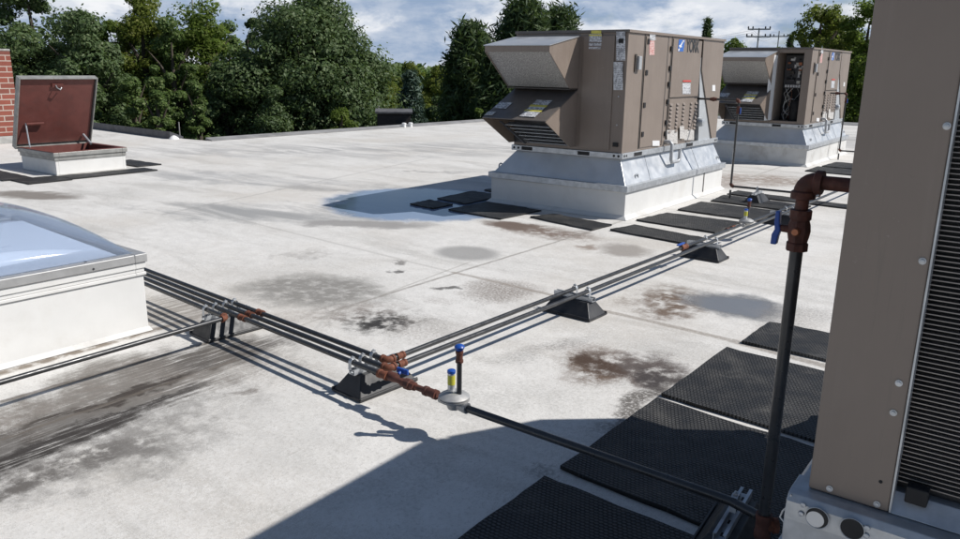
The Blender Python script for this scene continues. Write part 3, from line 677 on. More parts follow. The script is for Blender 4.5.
    hood_label(hx0+wdt*.56, hx0+wdt*.80, .40, .93, 'label'); hood_label(hx0+wdt*.55, hx0+wdt*.81, .56, .62, 'labelyellow', .002); hood_label(hx0+wdt*.55, hx0+wdt*.81, .72, .77, 'labelyellow', .002)
    if not open_front:
        m = MB(); q = .012; plate(m, [(sx+.02, BY0, BZ0+.03), (BX1-.15, BY0, BZ0+.03), (BX1-.15, BY0, BZ1-.06), (sx+.02, BY0, BZ1-.06)], 1, .014, 0)
        m.build('access_panel', 'tan', u, .003)
        for z in (1.82, 1.62, 1.3, 1.0, .8):
            m = MB(); m.lathe((BX1-.075, BY0-.002, z), (0,-1,0), [(0,.008),(.005,.008)], 8); m.build('panel_screw', 'galv', u)
        for z in (BZ1-.115, BZ0+.09):
            m = MB(); m.box((BX1-.105, BY0-.022, z-.022), (BX1-.045, BY0-.001, z+.022)); m.build('panel_latch', 'black', u, .003)
        def flabel(x0, y0, x1, y1, mat, off=.016):
            m = MB(); plate(m, rect(fr, x0, y0, x1, y1), 1, .002, off); m.build('warning_label', mat, u)
        flabel(590, 34, 602.5, 42, 'label'); flabel(592, 30.5, 602, 33.7, 'labelyellow'); flabel(589.6, 43, 602, 46, 'label'); flabel(589.5, 47, 601.5, 49, 'label'); flabel(590, 34.6, 602.5, 36, 'labelyellow', .019)
        flabel(617, 31.5, 626, 60.5, 'label'); flabel(614.3, 62, 623.5, 90, 'label')
    else:
        zz0, zz1 = BZ0+.05, BZ1-.09; xa, xb, yb2 = sx+.004, BX1-.134, BY0+.415
        m = MB(); m.box((xa, yb2-.006, zz0), (xb, yb2, zz1)); m.build('bare_compartment_back', 'black', u)
        m = MB(); m.box((xa+.02, yb2-.05, 1.30), (xb-.02, yb2-.008, 1.86)); ep = m.build('control_board_panel', 'dark_metal', u)
        rn = random.Random(5)
        for i in range(26):
            x = rn.uniform(xa+.04, xb-.10); z = rn.uniform(1.33, 1.80); w_, h_ = rn.uniform(.02, .07), rn.uniform(.02, .06)
            m = MB(); m.box((x, yb2-.05-rn.uniform(.01, .05), z), (x+w_, yb2-.051, z+h_)); m.build('electrical_component', rn.choice(['wire_white', 'dark_metal', 'conduit', 'black', 'black', 'copper', 'labelwhite', 'tan_dark']), ep)
        m = MB()
        for i in range(8): m.box((xa+.06+i*.045, yb2-.10, 1.315), (xa+.09+i*.045, yb2-.055, 1.36))
        m.build('terminal_strip', 'labelwhite', ep)
        for i in range(9):
            x = rn.uniform(xa+.05, xb-.05); pts = []; z = 1.30
            for k in range(7): pts.append((x+rn.uniform(-.06, .06), yb2-.06-rn.uniform(0, .10), z-k*.09))
            m = MB(); m.tube(pts, .0045, 6); m.build('loose_wire', rn.choice(['wire_white', 'conduit', 'black', 'copper']), u, smooth=True)
        m = MB(); m.lathe((xa+.30, yb2-.16, zz0), (0,0,1), [(0,.10),(.28,.10),(.34,.07),(.36,.02)], 18); m.build('compressor', 'black', u, smooth=True)
        m = MB(); m.tube([(xa+.20+.13*math.cos(a), yb2-.09, .98+.14*math.sin(a)) for a in np.linspace(1.2, 4.6, 14)], .010, 8); m.build('suction_line', 'conduit', u, smooth=True)
        # swung-open panel hinged beside the hoods
        m = MB(); ang = R(-97); Rz = Matrix.Rotation(ang, 3, 'Z'); h0 = Vector((sx-.012, BY0-.012, 0))
        m.box((h0.x, h0.y-.02, BZ0+.06), (h0.x+.25, h0.y, BZ1-.13), Rz, h0); m.build('open_access_door', 'labelwhite', u, .003)
    # right-hand face: panel gaps, hinges and plates
    m = MB()
    for (xa, ya), (xb, yb_) in (((646.5, 31), (637, 150)), ((669, 34), (660.5, 146)), ((673, 34), (664.5, 145.5))):
        p, q = rt(xa, ya), rt(xb, yb_); yy = (p.y+q.y)/2; m.box((BX1, yy-.012, BZ0+.02), (BX1+.003, yy+.012, BZ1-.035))
    p = rt(669, 98); q = rt(698, 97.5); m.box((BX1, p.y, p.z-.008), (BX1+.003, q.y, p.z+.008))
    m.build('panel_gap', 'tan_dark', u)
    for xa, zs in ((646.5, (1.88, 1.55, 1.2, .88)), (671, (1.82, 1.6, 1.42, 1.22, .98, .85))):
        yy = rt(xa, 60).y + (.0 if xa < 650 else -.02)
        for z in zs:
            m = MB(); m.box((BX1+.001, yy-.03, z-.028), (BX1+.020, yy+.022, z+.028)); m.build('hinge', 'black', u, .004)
    yF, yG = rt(641.8, 90).y, rt(664.5, 90).y
    m = MB(); m.box((BX1+.004, yF+.018, BZ0+.03), (BX1+.010, yG-.018, BZ1-.05)); m.build('access_panel', 'tan', u, .003)
    yH, yI = rt(668.8, 90).y, rt(698, 90).y; zS = rt(680, 98).z
    m = MB(); m.box((BX1+.004, yH+.018, zS+.012), (BX1+.010, yI-.012, BZ1-.05)); m.build('access_panel', 'tan', u, .003)
    m = MB(); m.box((BX1+.004, yH+.018, BZ0+.03), (BX1+.010, yI-.03, zS-.012)); lp = m.build('louvered_panel', 'tan', u, .003)
    for col in range(5):
        for row in range(8):
            y = yH+.07+(yI-yH-.14)*(col/4.0 if col < 3 else (col+.8)/4.8); z = zS-.07-row*.045
            if col >= 3: y += .01
            m = MB(); m.hexa([(BX1+.010, y-.035, z-.014), (BX1+.026, y-.03, z-.014), (BX1+.026, y+.03, z-.014), (BX1+.010, y+.035, z-.014)], [(BX1+.010, y-.035, z+.014), (BX1+.011, y-.03, z+.012), (BX1+.011, y+.03, z+.012), (BX1+.010, y+.035, z+.014)])
            m.build('louver', 'tan', lp)
            m = MB(); m.box((BX1+.0102, y-.03, z-.024), (BX1+.0125, y+.03, z-.015)); m.build('louver_slot', 'black', lp)
    def rlabel(x0, y0, x1, y1, mat, off=.011, name='warning_label'):
        m = MB(); plate(m, rect(rt, x0, y0, x1, y1), 0, .002, off); m.build(name, mat, u)
    rlabel(648.8, 33, 654.5, 40, 'label'); rlabel(648.3, 40.6, 653.5, 55, 'label_pink')
    rlabel(681.5, 83, 689.5, 94, 'label'); rlabel(681.8, 80.2, 689.8, 81.8, 'labelred', .0135)
    rlabel(666, 130, 676.5, 143.5, 'label_pale', .012); rlabel(677.5, 126, 681.8, 138.5, 'label_pale', .028); rlabel(683, 129.5, 693, 140, 'label_pale', .012)
    rlabel(651.5, 140.5, 658.5, 145.8, 'labelwhite'); rlabel(712, 85, 715, 91, 'labelwhite', .002)
    p, q = rt(636.8, 56), rt(642.8, 70); m = MB(); m.box((BX1+.002, p.y-.01, q.z), (BX1+.04, p.y+.06, p.z)); hb = m.build('disconnect_switch', 'conduit', u, .006)
    m = MB(); m.box((BX1+.006, p.y-.05, q.z-.02), (BX1+.012, p.y-.011, p.z+.02)); m.build('switch_recess', 'tan_dark', hb)
    # maker's emblem and lettering
    A, B_, C_, D_ = rt(678, 39.5), rt(684, 39.8), rt(682.3, 51.5), rt(676.8, 51.3)
    m = MB(); plate(m, [D_, C_, B_, A], 0, .002, .011); lg = m.build('emblem', 'logoblue', u)
    def em(u_, v_): return (A*(1-u_)+B_*u_)*(1-v_) + (D_*(1-u_)+C_*u_)*v_
    m = MB()
    plate(m, [em(.05, .52), em(.35, .42), em(.62, .10), em(.74, .16), em(.50, .52), em(.66, .62), em(.30, .68)], 0, .001, .0135)
    plate(m, [em(.62, .06), em(.92, .04), em(.80, .22), em(.66, .24)], 0, .001, .0135); plate(m, [em(.02, .80), em(.30, .74), em(.22, .96), em(.02, .98)], 0, .001, .0135)
    m.build('emblem_mark', 'labelwhite', lg)
    tx = bpy.data.curves.new('lettering', 'FONT'); tx.body = 'YORK'; tx.offset = .024; tx.extrude = .0004; tx.space_character = .92
    to = bpy.data.objects.new('lettering', tx); COL.objects.link(to); dg = bpy.context.evaluated_depsgraph_get()
    me = bpy.data.meshes.new_from_object(to.evaluated_get(dg)); COL.objects.unlink(to); bpy.data.objects.remove(to)
    xs = [v.co.x for v in me.vertices]; ys = [v.co.y for v in me.vertices]; t0, t1 = rt(684.8, 52.2), rt(699, 40.2)
    for v in me.vertices:
        fx = (v.co.x-min(xs))/(max(xs)-min(xs)); fy = (v.co.y-min(ys))/(max(ys)-min(ys))
        v.co = Vector((BX1+.0125+v.co.z, t0.y+(t1.y-t0.y)*fx, t0.z+(t1.z-t0.z)*fy))
    me.materials.clear(); me.materials.append(M['logoblack']); lo = bpy.data.objects.new('lettering', me); COL.objects.link(lo); lo.parent = u
    # drain trap and small fittings
    a, c2 = rt(664, 146), rt(672.5, 145); x = BX1+.10
    m = MB(); m.tube([(BX1-.02, a.y, .76), (x-.03, a.y, .76), (x, a.y, .73), (x, a.y, .545), (x, a.y+.03, .515), (x, c2.y-.03, .515), (x, c2.y, .545), (x, c2.y, .66)], .021, 10)
    m.build('drain_trap', 'conduit', u, smooth=True)
    p = rt(699, 122); m = MB(); m.lathe((BX1-.02, p.y, p.z), (1,0,0), [(0,.06),(.05,.06),(.08,.045),(.09,.01)], 14); m.build('vent_cap', 'galv', u, smooth=True)
    return u
unit1 = make_unit('nearer tan rooftop unit with closed panels and grey mesh intake hood')
unit2 = make_unit('farther tan rooftop unit with its front panel off and wiring exposed', True); unit2.location = CURB + OFF2
curb2 = copy_tree(curb1); curb2.location = CURB + OFF2; curb2['label'] = 'weathered white curb and metal adapter under the farther open unit'
for ch in curb2.children:
    if ch.name.startswith('curb_base'):
        ch.data = ch.data.copy(); ch.data.materials[0] = M['white_dirty']
for o_ in (curb1, curb2): o_['group'] = 'roof curbs under the units'
for o_ in (unit1, unit2): o_['group'] = 'tan rooftop units on curbs'

# ------------------------------------------------------------------ near unit at the right edge
NX, NY = -.300, 1.540
def near_unit():
    org = Vector((NX, NY, 0))
    c = thing('roof_curb', org, 'galvanised curb adapter under the large tan unit at the right edge', 'roof curb', 'roof curbs under the units')
    m = MB(); m.hexa([(-.12, -.12, .36), (1.6, -.12, .36), (1.6, 2.25, .36), (-.12, 2.25, .36)], [(.01, .03, .635), (1.47, .03, .635), (1.47, 2.12, .635), (.01, 2.12, .635)]); m.build('curb_adapter', 'galv_flat', c, .004)
    m = MB(); m.box((-.14, -.14, .30), (1.62, 2.27, .358)); m.build('adapter_rim', 'galv', c, .004)
    m = MB(); m.box((-.11, -.11, .004), (1.59, 2.24, .298)); m.build('curb_base', 'white', c, .006)
    u = thing('rooftop_unit', org, 'tan unit corner filling the right edge, with finned coil and riveted panel', 'air conditioner', 'tan rooftop units on curbs')
    z0, z1 = .758, 1.93; L, Wd = 2.12, 1.45
    pw = .148
    # formed base rail with rolled edge
    prof = [(-.040, .640), (-.043, .70), (-.040, .738), (-.030, .752), (-.012, .756), (.05, .757), (.05, .640)]
    m = MB(); m.prism([(-.03, y, z) for y, z in prof], (Wd+.06, 0, 0)); r1 = m.build('base_rail', 'galv', u, .002)
    prof2 = [(-.030, .690), (-.030, .748), (-.022, .7545), (.0, .7555), (.05, .7555), (.05, .690)]
    m = MB(); m.prism([(x, .051, z) for x, z in prof2], (0, L-.06, 0)); m.build('base_rail', 'galv', u, .002)
    m = MB(); rn = random.Random(3)                     # bent lip at the rail corner
    pts = [(-.032, -.038, .75), (-.040, -.036, .735), (-.036, -.036, .722), (-.046, -.034, .705), (-.050, -.034, .690), (-.040, -.036, .682), (-.033, -.038, .684)]
    m.tube([(x+.010, y+.004, z) for x, y, z in pts], .0020, 8); m.build('bent_rail_lip', 'galv', r1, smooth=True)
    for px, py, mt in ((817, 518, 'galv_flat'), (852, 529, 'black')):
        d = ray(px, py); t = (NY-.0445)/d[1]; p = Vector((d[0]*t, d[1]*t, CAMH+d[2]*t)) - org
        m = MB(); m.lathe((p.x, -.0435, p.z), (0,-1,0), [(0,.021),(.0012,.021)], 22); h = m.build('lifting_hole', 'black', r1)
        if mt != 'black':
            m = MB(); m.lathe((p.x-.003, -.0449, p.z-.004), (0,-1,0), [(0,.0168),(.0004,.0168)], 22); m.build('hole_backing', mt, h)
        m = MB(); ring = [(p.x+.0222*math.cos(a), -.0450, p.z+.0222*math.sin(a)) for a in np.linspace(0, 2*PI, 25)]; m.tube(ring, .0009, 6, False); m.build('hole_rim', 'galv', h, smooth=True)
    for px, py in ((803, 505), (801, 514), (867, 528), (866, 536)):
        d = ray(px, py); t = (NY-.044)/d[1]; p = Vector((d[0]*t, d[1]*t, CAMH+d[2]*t)) - org
        m = MB(); m.lathe((p.x, -.043, p.z), (0,-1,0), [(0,.006),(.003,.005),(.004,.002)], 10); m.build('rail_rivet', 'galv', r1, smooth=True)
    # corner post panel and the rest of the cabinet
    m = MB(); m.box((0, 0, z0), (pw, .055, z1)); cp = m.build('corner_panel', 'tan', u, .004, segs=3)
    m = MB(); m.prism([(0, .056, z0), (0, L, z0), (0, L-.02, 1.08), (0, L-.22, z1), (0, .056, z1)], (.03, 0, 0)); m.build('side_panel', 'tan', u)
    m = MB(); m.prism([(.031, L-.02, z0), (.031, L, z0), (.031, L-.02, 1.08), (.031, L-.22, z1), (.031, L-.24, z1), (.031, L-.04, 1.08)], (Wd-.07, 0, 0)); m.build('back_panel', 'tan', u)
    m = MB(); m.prism([(-.005, L-.015, 1.10), (-.005, L+.125, 1.29), (-.005, L+.06, 1.64), (-.005, L-.20, z1-.02)], (Wd, 0, 0)); m.build('rear_hood', 'tan', u)
    m = MB(); m.box((Wd-.035, .056, z0), (Wd, L-.25, z1)); m.build('side_panel', 'tan', u)
    m = MB(); m.box((Wd-.12, 0, z0), (Wd, .055, z1)); m.build('corner_panel', 'tan', u, .004)
    m = MB(); m.box((-.014, -.014, z1), (Wd+.014, L-.24, z1+.035)); m.build('top_cover', 'cap', u, .005)
    m = MB(); m.box((pw-.004, .056, z0), (Wd-.12, .10, z1)); m.build('condenser_coil', 'coil', u)
    m = MB(); z = z0+.055; P_ = .0092
    while z < z1-.03:
        m.box((pw+.001, .034, z), (Wd-.121, .0555, z+.0018)); z += P_
    m.build('coil_tubes', 'tube', u)
    m = MB(); m.prism([(pw+.001, .0, z0), (pw+.001, .030, z0+.035), (pw+.001, .0555, z0+.035), (pw+.001, .0555, z0)], (Wd-.122-pw, 0, 0)); m.build('sill_channel', 'galv', u, .002)
    m = MB(); m.box((pw+.022, .006, z0+.028), (pw+.060, .032, z0+.062)); m.build('rubber_pad', 'black', u, .003)
    # perforated flange beside the coil
    m = MB(); m.box((pw+.0005, -.002, z0+.002), (pw+.004, .03, z1-.002)); m.build('coil_flange', 'galv', u)
    for px, py in ((947, 126), (922.6, 261), (899, 383), (893.5, 412.6), (829.7, 488.4), (877, 504)):
        d = ray(px, py); t = NY/d[1]; p = Vector((d[0]*t, d[1]*t, CAMH+d[2]*t)) - org
        m = MB(); m.lathe((p.x, -.0005, max(p.z, z0+.010)), (0,-1,0), [(0,.0065),(.0016,.0065),(.0018,.0042),(.0045,.0038),(.005,.001)], 14); m.build('panel_screw', 'galv', cp, smooth=True)
    d = ray(880.7, 481.7); t = NY/d[1]; p = Vector((d[0]*t, d[1]*t, CAMH+d[2]*t)) - org
    m = MB(); m.lathe((p.x, -.0004, p.z), (0,-1,0), [(0,.0035),(.0006,.0035)], 10); m.build('screw_hole', 'black', cp)
near_unit()

# ------------------------------------------------------------------ pipe supports
def support(pos, rz, clamps, label, L=.37, strut_len=.30):
    t = thing('pipe_support', (*pos, 0), label, 'pipe support', 'black rubber pipe supports', rz)
    m = MB(); a, w = L/2, .105; a2, w2 = L/2-.055, .045; H = .105
    m.box((-a-.008, -w-.008, .003), (a+.008, w+.008, .014))
    m.hexa([(-a,-w,.012),(a,-w,.012),(a,w,.012),(-a,w,.012)], [(-a2,-w2,H),(a2,-w2,H),(a2,w2,H),(-a2,w2,H)])
    base = m.build('rubber_base', 'rubber', t, .004)
    m = MB()                                            # moulded ribs along the foot
    for s in (-1, 1): m.tube([(-a-.004, s*(w+.004), .018), (a+.004, s*(w+.004), .018)], .006, 6)
    m.build('foot_bead', 'rubber', base)
    m = MB(); s = strut_len/2
    m.box((-s,-.021,H+.001), (s,.021,H+.004)); m.box((-s,-.021,H+.004), (s,-.018,H+.028)); m.box((-s,.018,H+.004), (s,.021,H+.028)); m.box((-s,-.018,H+.025), (s,-.010,H+.028)); m.box((-s,.010,H+.025), (s,.018,H+.028))
    st = m.build('strut_channel', 'galv', t)
    for k in range(4):
        x = -s+.04+k*(2*s-.08)/3; m = MB(); m.box((x-.012, -.006, H+.0042), (x+.012, .006, H+.0050)); m.build('strut_slot', 'black', st)
    zc = .17; r = .0165
    for cxx, rr in clamps:
        r = rr+.004
        m = MB(); n = 9
        ring = [(cxx+r*math.cos(q), zc+r*math.sin(q)) for q in np.linspace(-.35, PI+.35, n)]
        pts = [(cxx+r+.001, H+.03)] + ring + [(cxx-r-.001, H+.03)]
        o2 = [(x+(x-cxx)*.10, z+(z-zc)*.10 if z > zc-.01 else z) for x, z in pts]
        vs = []
        for yy in (-.011, .011): vs += [(x, yy, z) for x, z in pts] + [(x, yy, z) for x, z in o2]
        k = len(pts); fs = []
        for i in range(k-1):
            fs += [(i,i+1,k+i+1,k+i), (2*k+i,3*k+i,3*k+i+1,2*k+i+1), (k+i,k+i+1,3*k+i+1,3*k+i), (i,2*k+i,2*k+i+1,i+1)]
        m.add(vs, fs); cl = m.build('pipe_clamp', 'galv', t)
        m = MB(); m.lathe((cxx, 0, zc+r-.002), (0,0,1), [(0,.006),(.005,.006),(.006,.004),(.016,.004),(.017,.002)], 8); m.box((cxx-.010, -.006, zc+r+.002), (cxx+.010, .006, zc+r+.009)); m.build('clamp_bolt', 'galv', cl)
    return t
PR = .0135
# pipe geometry (plan positions)
def onl(p, q, x=None, y=None):
    if x is not None: f = (x-p[0])/(q[0]-p[0])
    else: f = (y-p[1])/(q[1]-p[1])
    return (p[0]+(q[0]-p[0])*f, p[1]+(q[1]-p[1])*f)
B = {1: ((-3.887, 2.715), (-2.597, 2.612)), 2: ((-3.884, 2.655), (-2.588, 2.545)), 3: ((-3.873, 2.592), (-2.582, 2.476)), 4: ((-3.853, 2.528), (-2.58, 2.41))}
bdir = math.atan2(-.09, 1.0)
support((-3.885, 2.66), PI/2+bdir, [(-.132, PR), (-.069, PR), (-.003, PR), (.057, PR)], 'black pipe support with four clamps beside the white skylight')
support((-2.60, 2.62), PI/2+bdir, [(-.142, PR), (-.078, PR), (-.008, PR)], 'black pipe support with three clamps at the bend by the regulator')
adir = R(-2.4)
support((-2.43, 4.33), adir, [(-.0, PR), (.10, PR)], 'black pipe support midway along the twin pipes, on the seam')
support((-2.345, 6.42), adir, [(.005, PR), (.10, PR)], 'black pipe support with two clamps next to the narrow mat')
support((-2.24, 8.45), adir, [(.0, PR), (.075, PR)], 'black pipe support mostly hidden behind the upright pipe with the blue handle')
support((-2.93, 9.70), PI/2, [(.0, PR)], 'lone pipe support standing on the mat beside the farther riser')
support((-2.75, 15.62), PI/2, [(.0, PR)], 'pipe support beyond the second unit beside its riser')
support((-.690, 2.40), PI/2+R(4), [(.0, .0165)], 'pipe support in the shade at the foot of the upright pipe', .40, .34)

def elbow(parent, c, a, b_, r, rad, mat='rust', name='elbow'):
    c = Vector(c); a = Vector(a).normalized(); b_ = Vector(b_).normalized()
    path = [c-a*rad*1.5] + arc(c, a, b_, rad) + [c+b_*rad*1.5]
    m = MB(); m.tube(path, r*1.32, 14); e = m.build(name, mat, parent, smooth=True)
    m = MB()
    for p, d in ((c-a*rad*1.55, a), (c+b_*rad*1.55, -b_)): m.lathe(p, d, [(0, r*1.35), (.0, r*1.62), (r*.9, r*1.62), (r*1.1, r*1.35)], 14)
    m.build('elbow_collar', mat, e, smooth=True); return e
def coupling(parent, p, d, r, ln, mat='rust', name='coupling', fat=1.45):
    m = MB(); h = ln/2; m.lathe(p, d, [(-h, r*1.1), (-h, r*fat), (-h*.55, r*fat*1.02), (-h*.5, r*fat*.9), (h*.5, r*fat*.9), (h*.55, r*fat*1.02), (h, r*fat), (h, r*1.1)], 16)
    return m.build(name, mat, parent, smooth=True)
def union(parent, p, d, r):
    m = MB(); m.lathe(p, d, [(-.045, r*1.1), (-.045, r*1.5), (-.02, r*1.5), (-.018, r*2.0), (.012, r*2.0), (.014, r*1.55), (.040, r*1.55), (.040, r*1.1)], 8); return m.build('union_nut', 'rust', parent)
V3 = lambda p, z=.17: Vector((p[0], p[1], z))
# pipe 4: turns towards the camera under the first support
t = thing('gas_pipe', V3((-3.66, 2.51)), 'black gas pipe turning left towards the camera through an orange elbow', 'gas pipe', 'black gas pipes on supports')
def loc(t, *ps): return [Vector(p)-t.location for p in ps]
C4 = V3((-3.675, 2.512))
m = MB(); m.tube(loc(t, V3(onl(*B[4], x=-9.0)), V3(onl(*B[4], x=-3.70))), PR, 12); m.build('pipe', 'pipe', t, smooth=True)
m = MB(); m.tube(loc(t, C4+Vector((0, -.03, 0)), V3((-3.66, -1.0))), PR, 12); m.build('pipe', 'pipe', t, smooth=True)
elbow(t, C4-t.location, (1, -.09, 0), (0, -1, 0), PR, .022, 'rust_bright')
# pipes 1 and 2: turn along the long run
ELX = {1: -2.495, 2: -2.418}; RUN = {1: [(-2.495, 2.604), (-2.426, 4.337), (-2.334, 6.42), (-2.305, 7.22)], 2: [(-2.418, 2.531), (-2.327, 4.31), (-2.244, 6.39), (-2.166, 8.45), (-2.05, 12.2), (-1.93, 15.62)]}
for k, lab in ((1, 'far twin gas pipe, running to the small regulator beside the mats'), (2, 'near twin gas pipe, running on towards the second unit')):
    c = V3(onl(*B[k], x=ELX[k])); t = thing('gas_pipe', c, lab, 'gas pipe', 'black gas pipes on supports')
    m = MB(); m.tube(loc(t, V3(onl(*B[k], x=-9.0)), c-Vector((.035, 0, 0))), PR, 12); m.build('pipe', 'pipe', t, smooth=True)
    R_ = [V3(p) for p in RUN[k]]; R_[0] = c + (R_[1]-c).normalized()*.03
    m = MB(); m.tube(loc(t, *R_), PR, 12); m.build('pipe', 'pipe', t, smooth=True)
    elbow(t, (0,0,0), (1, -.09, 0), R_[1]-c, PR, .026, 'rust_bright')
    for x in ((-3.62, -3.05) if k == 2 else (-3.60,)):
        if x < -3.5: coupling(t, V3(onl(*B[k], x=x))-t.location, (1, -.09, 0), PR, .055, 'rust_bright')
    coupling(t, c+(R_[1]-c).normalized()*.085-t.location, R_[1]-c, PR, .05, 'rust_bright')
    if k == 2:
        e = R_[-1]; elbow(t, e-t.location+Vector((0, .02, 0)), (0, 1, 0), (-1, 0, 0), PR, .022, 'rust')
        rz3 = Vector((-3.30, 15.64, .17))
        m = MB(); m.tube(loc(t, e+Vector((-.03, .02, 0)), rz3), PR, 12); m.build('pipe', 'pipe', t, smooth=True)
# shut-off valve on the far twin pipe
pv = V3(onl(RUN[1][1], RUN[1][2], y=5.98)); d = Vector((.045, 1, 0)).normalized()
t = thing('shutoff_valve', pv, 'small valve with blue handle and orange body on the twin pipes', 'valve', 'blue handled valves')
coupling(t, (0,0,0), d, PR, .10, 'rust_bright', 'valve_body', 1.7)
m = MB(); m.lathe((0, -.02, .0), (0,0,1), [(0,.008),(.034,.008)], 8); m.build('valve_stem', 'galv', t)
m = MB(); m.box((-.012, -.13, .032), (.012, .0, .042)); m.build('handle', 'blue', t, .003)
# pipe 3: straight on to the regulator
cN = V3((-2.30, 2.450)); t = thing('gas_pipe', cN, 'front gas pipe with rusty union and fittings feeding the near regulator', 'gas pipe', 'black gas pipes on supports')
m = MB(); m.tube(loc(t, V3(onl(*B[3], x=-9.0)), V3((-2.40, 2.459))), PR, 12); m.build('pipe', 'pipe', t, smooth=True)
d3 = Vector((1, -.06, 0)).normalized()
for x, y in ((-3.60, 2.567),): coupling(t, V3((x, y))-t.location, d3, PR, .055, 'rust_bright')
m = MB(); m.tube(loc(t, V3((-2.41, 2.46)), V3((-2.03, 2.436))), PR*1.05, 12); m.build('rusty_nipple', 'rust', t, smooth=True)
coupling(t, V3((-2.385, 2.457))-t.location, d3, PR, .06, 'rust_bright', 'coupling', 1.6); union(t, V3((-2.215, 2.447))-t.location, d3, PR); coupling(t, V3((-2.075, 2.438))-t.location, d3, PR, .075, 'rust', 'reducer', 1.7)
vt = thing('shutoff_valve', V3((-2.335, 2.456)), 'small valve with round blue handle between the bend and the union', 'valve', 'blue handled valves')
m = MB(); m.lathe((0, .01, 0), d3, [(-.03,.02),(-.02,.023),(.02,.023),(.03,.02)], 12); m.build('valve_body', 'rust', vt, smooth=True)
m = MB(); m.lathe((.02, .03, .012), (0, 1, .3), [(0,.008),(.02,.008)], 8); m.box((-.01, .048, .008), (.06, .060, .034)); m.build('handle', 'blue', vt, .003)

def regulator(pos, label, rz=0, sc=1.0, tall=.245):
    t = thing('gas_regulator', pos, label, 'gas regulator', 'gas regulators on the pipes', rz)
    m = MB(); m.lathe((0,0,-.012), (0,0,1), [(-.040,.018),(-.036,.030),(-.010,.040),(0,.050),(.004,.068),(.010,.072),(.016,.072),(.0165,.066),(.019,.066),(.0195,.072),(.025,.072),(.030,.066),(.042,.045),(.048,.030)], 28)
    m.build('diaphragm_case', 'mill', t, smooth=True)
    m = MB(); m.lathe((-.085,0,-.026), (1,0,0), [(0,.020),(.02,.020),(.022,.016),(.05,.020),(.17*.8,.024),(.15,.026),(.165,.026),(.166,.018)], 14); m.build('valve_body', 'mill', t, smooth=True)
    m = MB()
    for k in range(8):
        a = 2*PI*k/8; m.lathe((.062*math.cos(a), .062*math.sin(a), .010), (0,0,1), [(0,.005),(.008,.005)], 6)
    m.build('case_bolt', 'galv', t)
    m = MB(); m.lathe((-.022,.005,.030), (0,0,1), [(0,.017),(.088,.017)], 16); sp = m.build('spring_tower', 'galv_flat', t, smooth=True)
    m = MB(); m.lathe((-.022,.005,.062), (0,0,1), [(0,.0178),(.046,.0178)], 16); m.build('yellow_label', 'yellow', sp, smooth=True)
    m = MB(); m.lathe((-.022,.005,.118), (0,0,1), [(0,.0195),(.012,.0195),(.015,.016)], 16); m.build('blue_cap', 'blue', sp, smooth=True)
    m = MB(); m.lathe((.030,.0,.024), (0,0,1), [(0,.012),(tall-.055,.012)], 12); vp = m.build('vent_pipe', 'pipe', t, smooth=True)
    m = MB(); m.lathe((.030,0,.024+tall-.075), (0,0,1), [(0,.0125),(0,.018),(.012,.018),(.013,.0155),(.042,.0155),(.043,.018),(.055,.018)], 14); m.build('vent_coupling', 'rust', vp, smooth=True)
    m = MB(); m.lathe((.030,0,.024+tall-.018), (0,0,1), [(0,.015),(.006,.020),(.018,.024),(.026,.018),(.030,.004)], 14); m.build('vent_cap', 'blue', vp, smooth=True)
    t.scale = (sc,)*3; return t
regulator((-1.935, 2.430, .185), 'silver gas regulator in front with yellow label and tall blue capped vent', R(-3), .95, .235)
regulator((-2.295, 7.36, .185), 'small distant gas regulator with yellow label standing by the mats', R(88), .95, .20)
# branch after the far regulator to the first unit's riser
t = thing('gas_pipe', (-2.27, 8.0, .17), 'short gas pipe run from the distant regulator over the mats to the riser', 'gas pipe', 'black gas pipes on supports')
R1 = [Vector((-2.29, 7.46, .17)), Vector((-2.24, 8.45, .17)), Vector((-2.20, 9.68, .17))]
m = MB(); m.tube(loc(t, *R1), PR, 12); m.build('pipe', 'pipe', t, smooth=True)
elbow(t, R1[-1]-t.location+Vector((0,.02,0)), (0,1,0), (-1,0,0), PR, .022)
m = MB(); m.tube(loc(t, (-2.24, 9.70, .17), (-3.235, 9.70, .17)), PR, 12); m.build('pipe', 'pipe', t, smooth=True)
coupling(t, Vector((-2.32, 7.06, .17))-t.location, (.03, 1, 0), PR, .07, 'rust_bright'); coupling(t, Vector((-2.325, 6.93, .17))-t.location, (.03, 1, 0), PR, .05, 'rust')
def far_riser(x, y, zt, xf, label):
    t = thing('gas_riser', (x, y, 0), label, 'gas riser', 'upright gas risers')
    m = MB(); m.tube([(0,0,.19),(0,0,zt)], PR, 12); m.build('pipe', 'pipe', t, smooth=True)
    elbow(t, (0,0,.17), (-1,0,0), (0,0,1), PR, .022); elbow(t, (0,0,zt+.02), (0,0,1), (-1,0,0), PR, .022)
    m = MB(); m.tube([(0,0,.0045),(0,0,.12)], PR, 10); m.build('drip_leg', 'pipe', t, smooth=True)
    m = MB(); m.tube([(-.03,0,zt+.02),(xf-x-.02,0,zt+.02)], PR, 12); m.build('branch_pipe', 'pipe', t, smooth=True)
    union(t, (-.32 if xf-x < -.4 else -.15, 0, zt+.02), (1,0,0), PR); coupling(t, (0,0,zt-.10), (0,0,1), PR, .09, 'rust', 'valve_body', 1.5)
    m = MB(); m.box((.022, -.01, zt-.15), (.034, .01, zt-.07)); m.build('handle', 'blue', t, .003); return t
far_riser(-3.265, 9.70, 1.215, RP, 'thin gas riser beside the nearer tan unit with a red elbow on top')
far_riser(-3.30, 15.64, 1.19, RP+.2, 'thin gas riser at the far side of the open second unit')

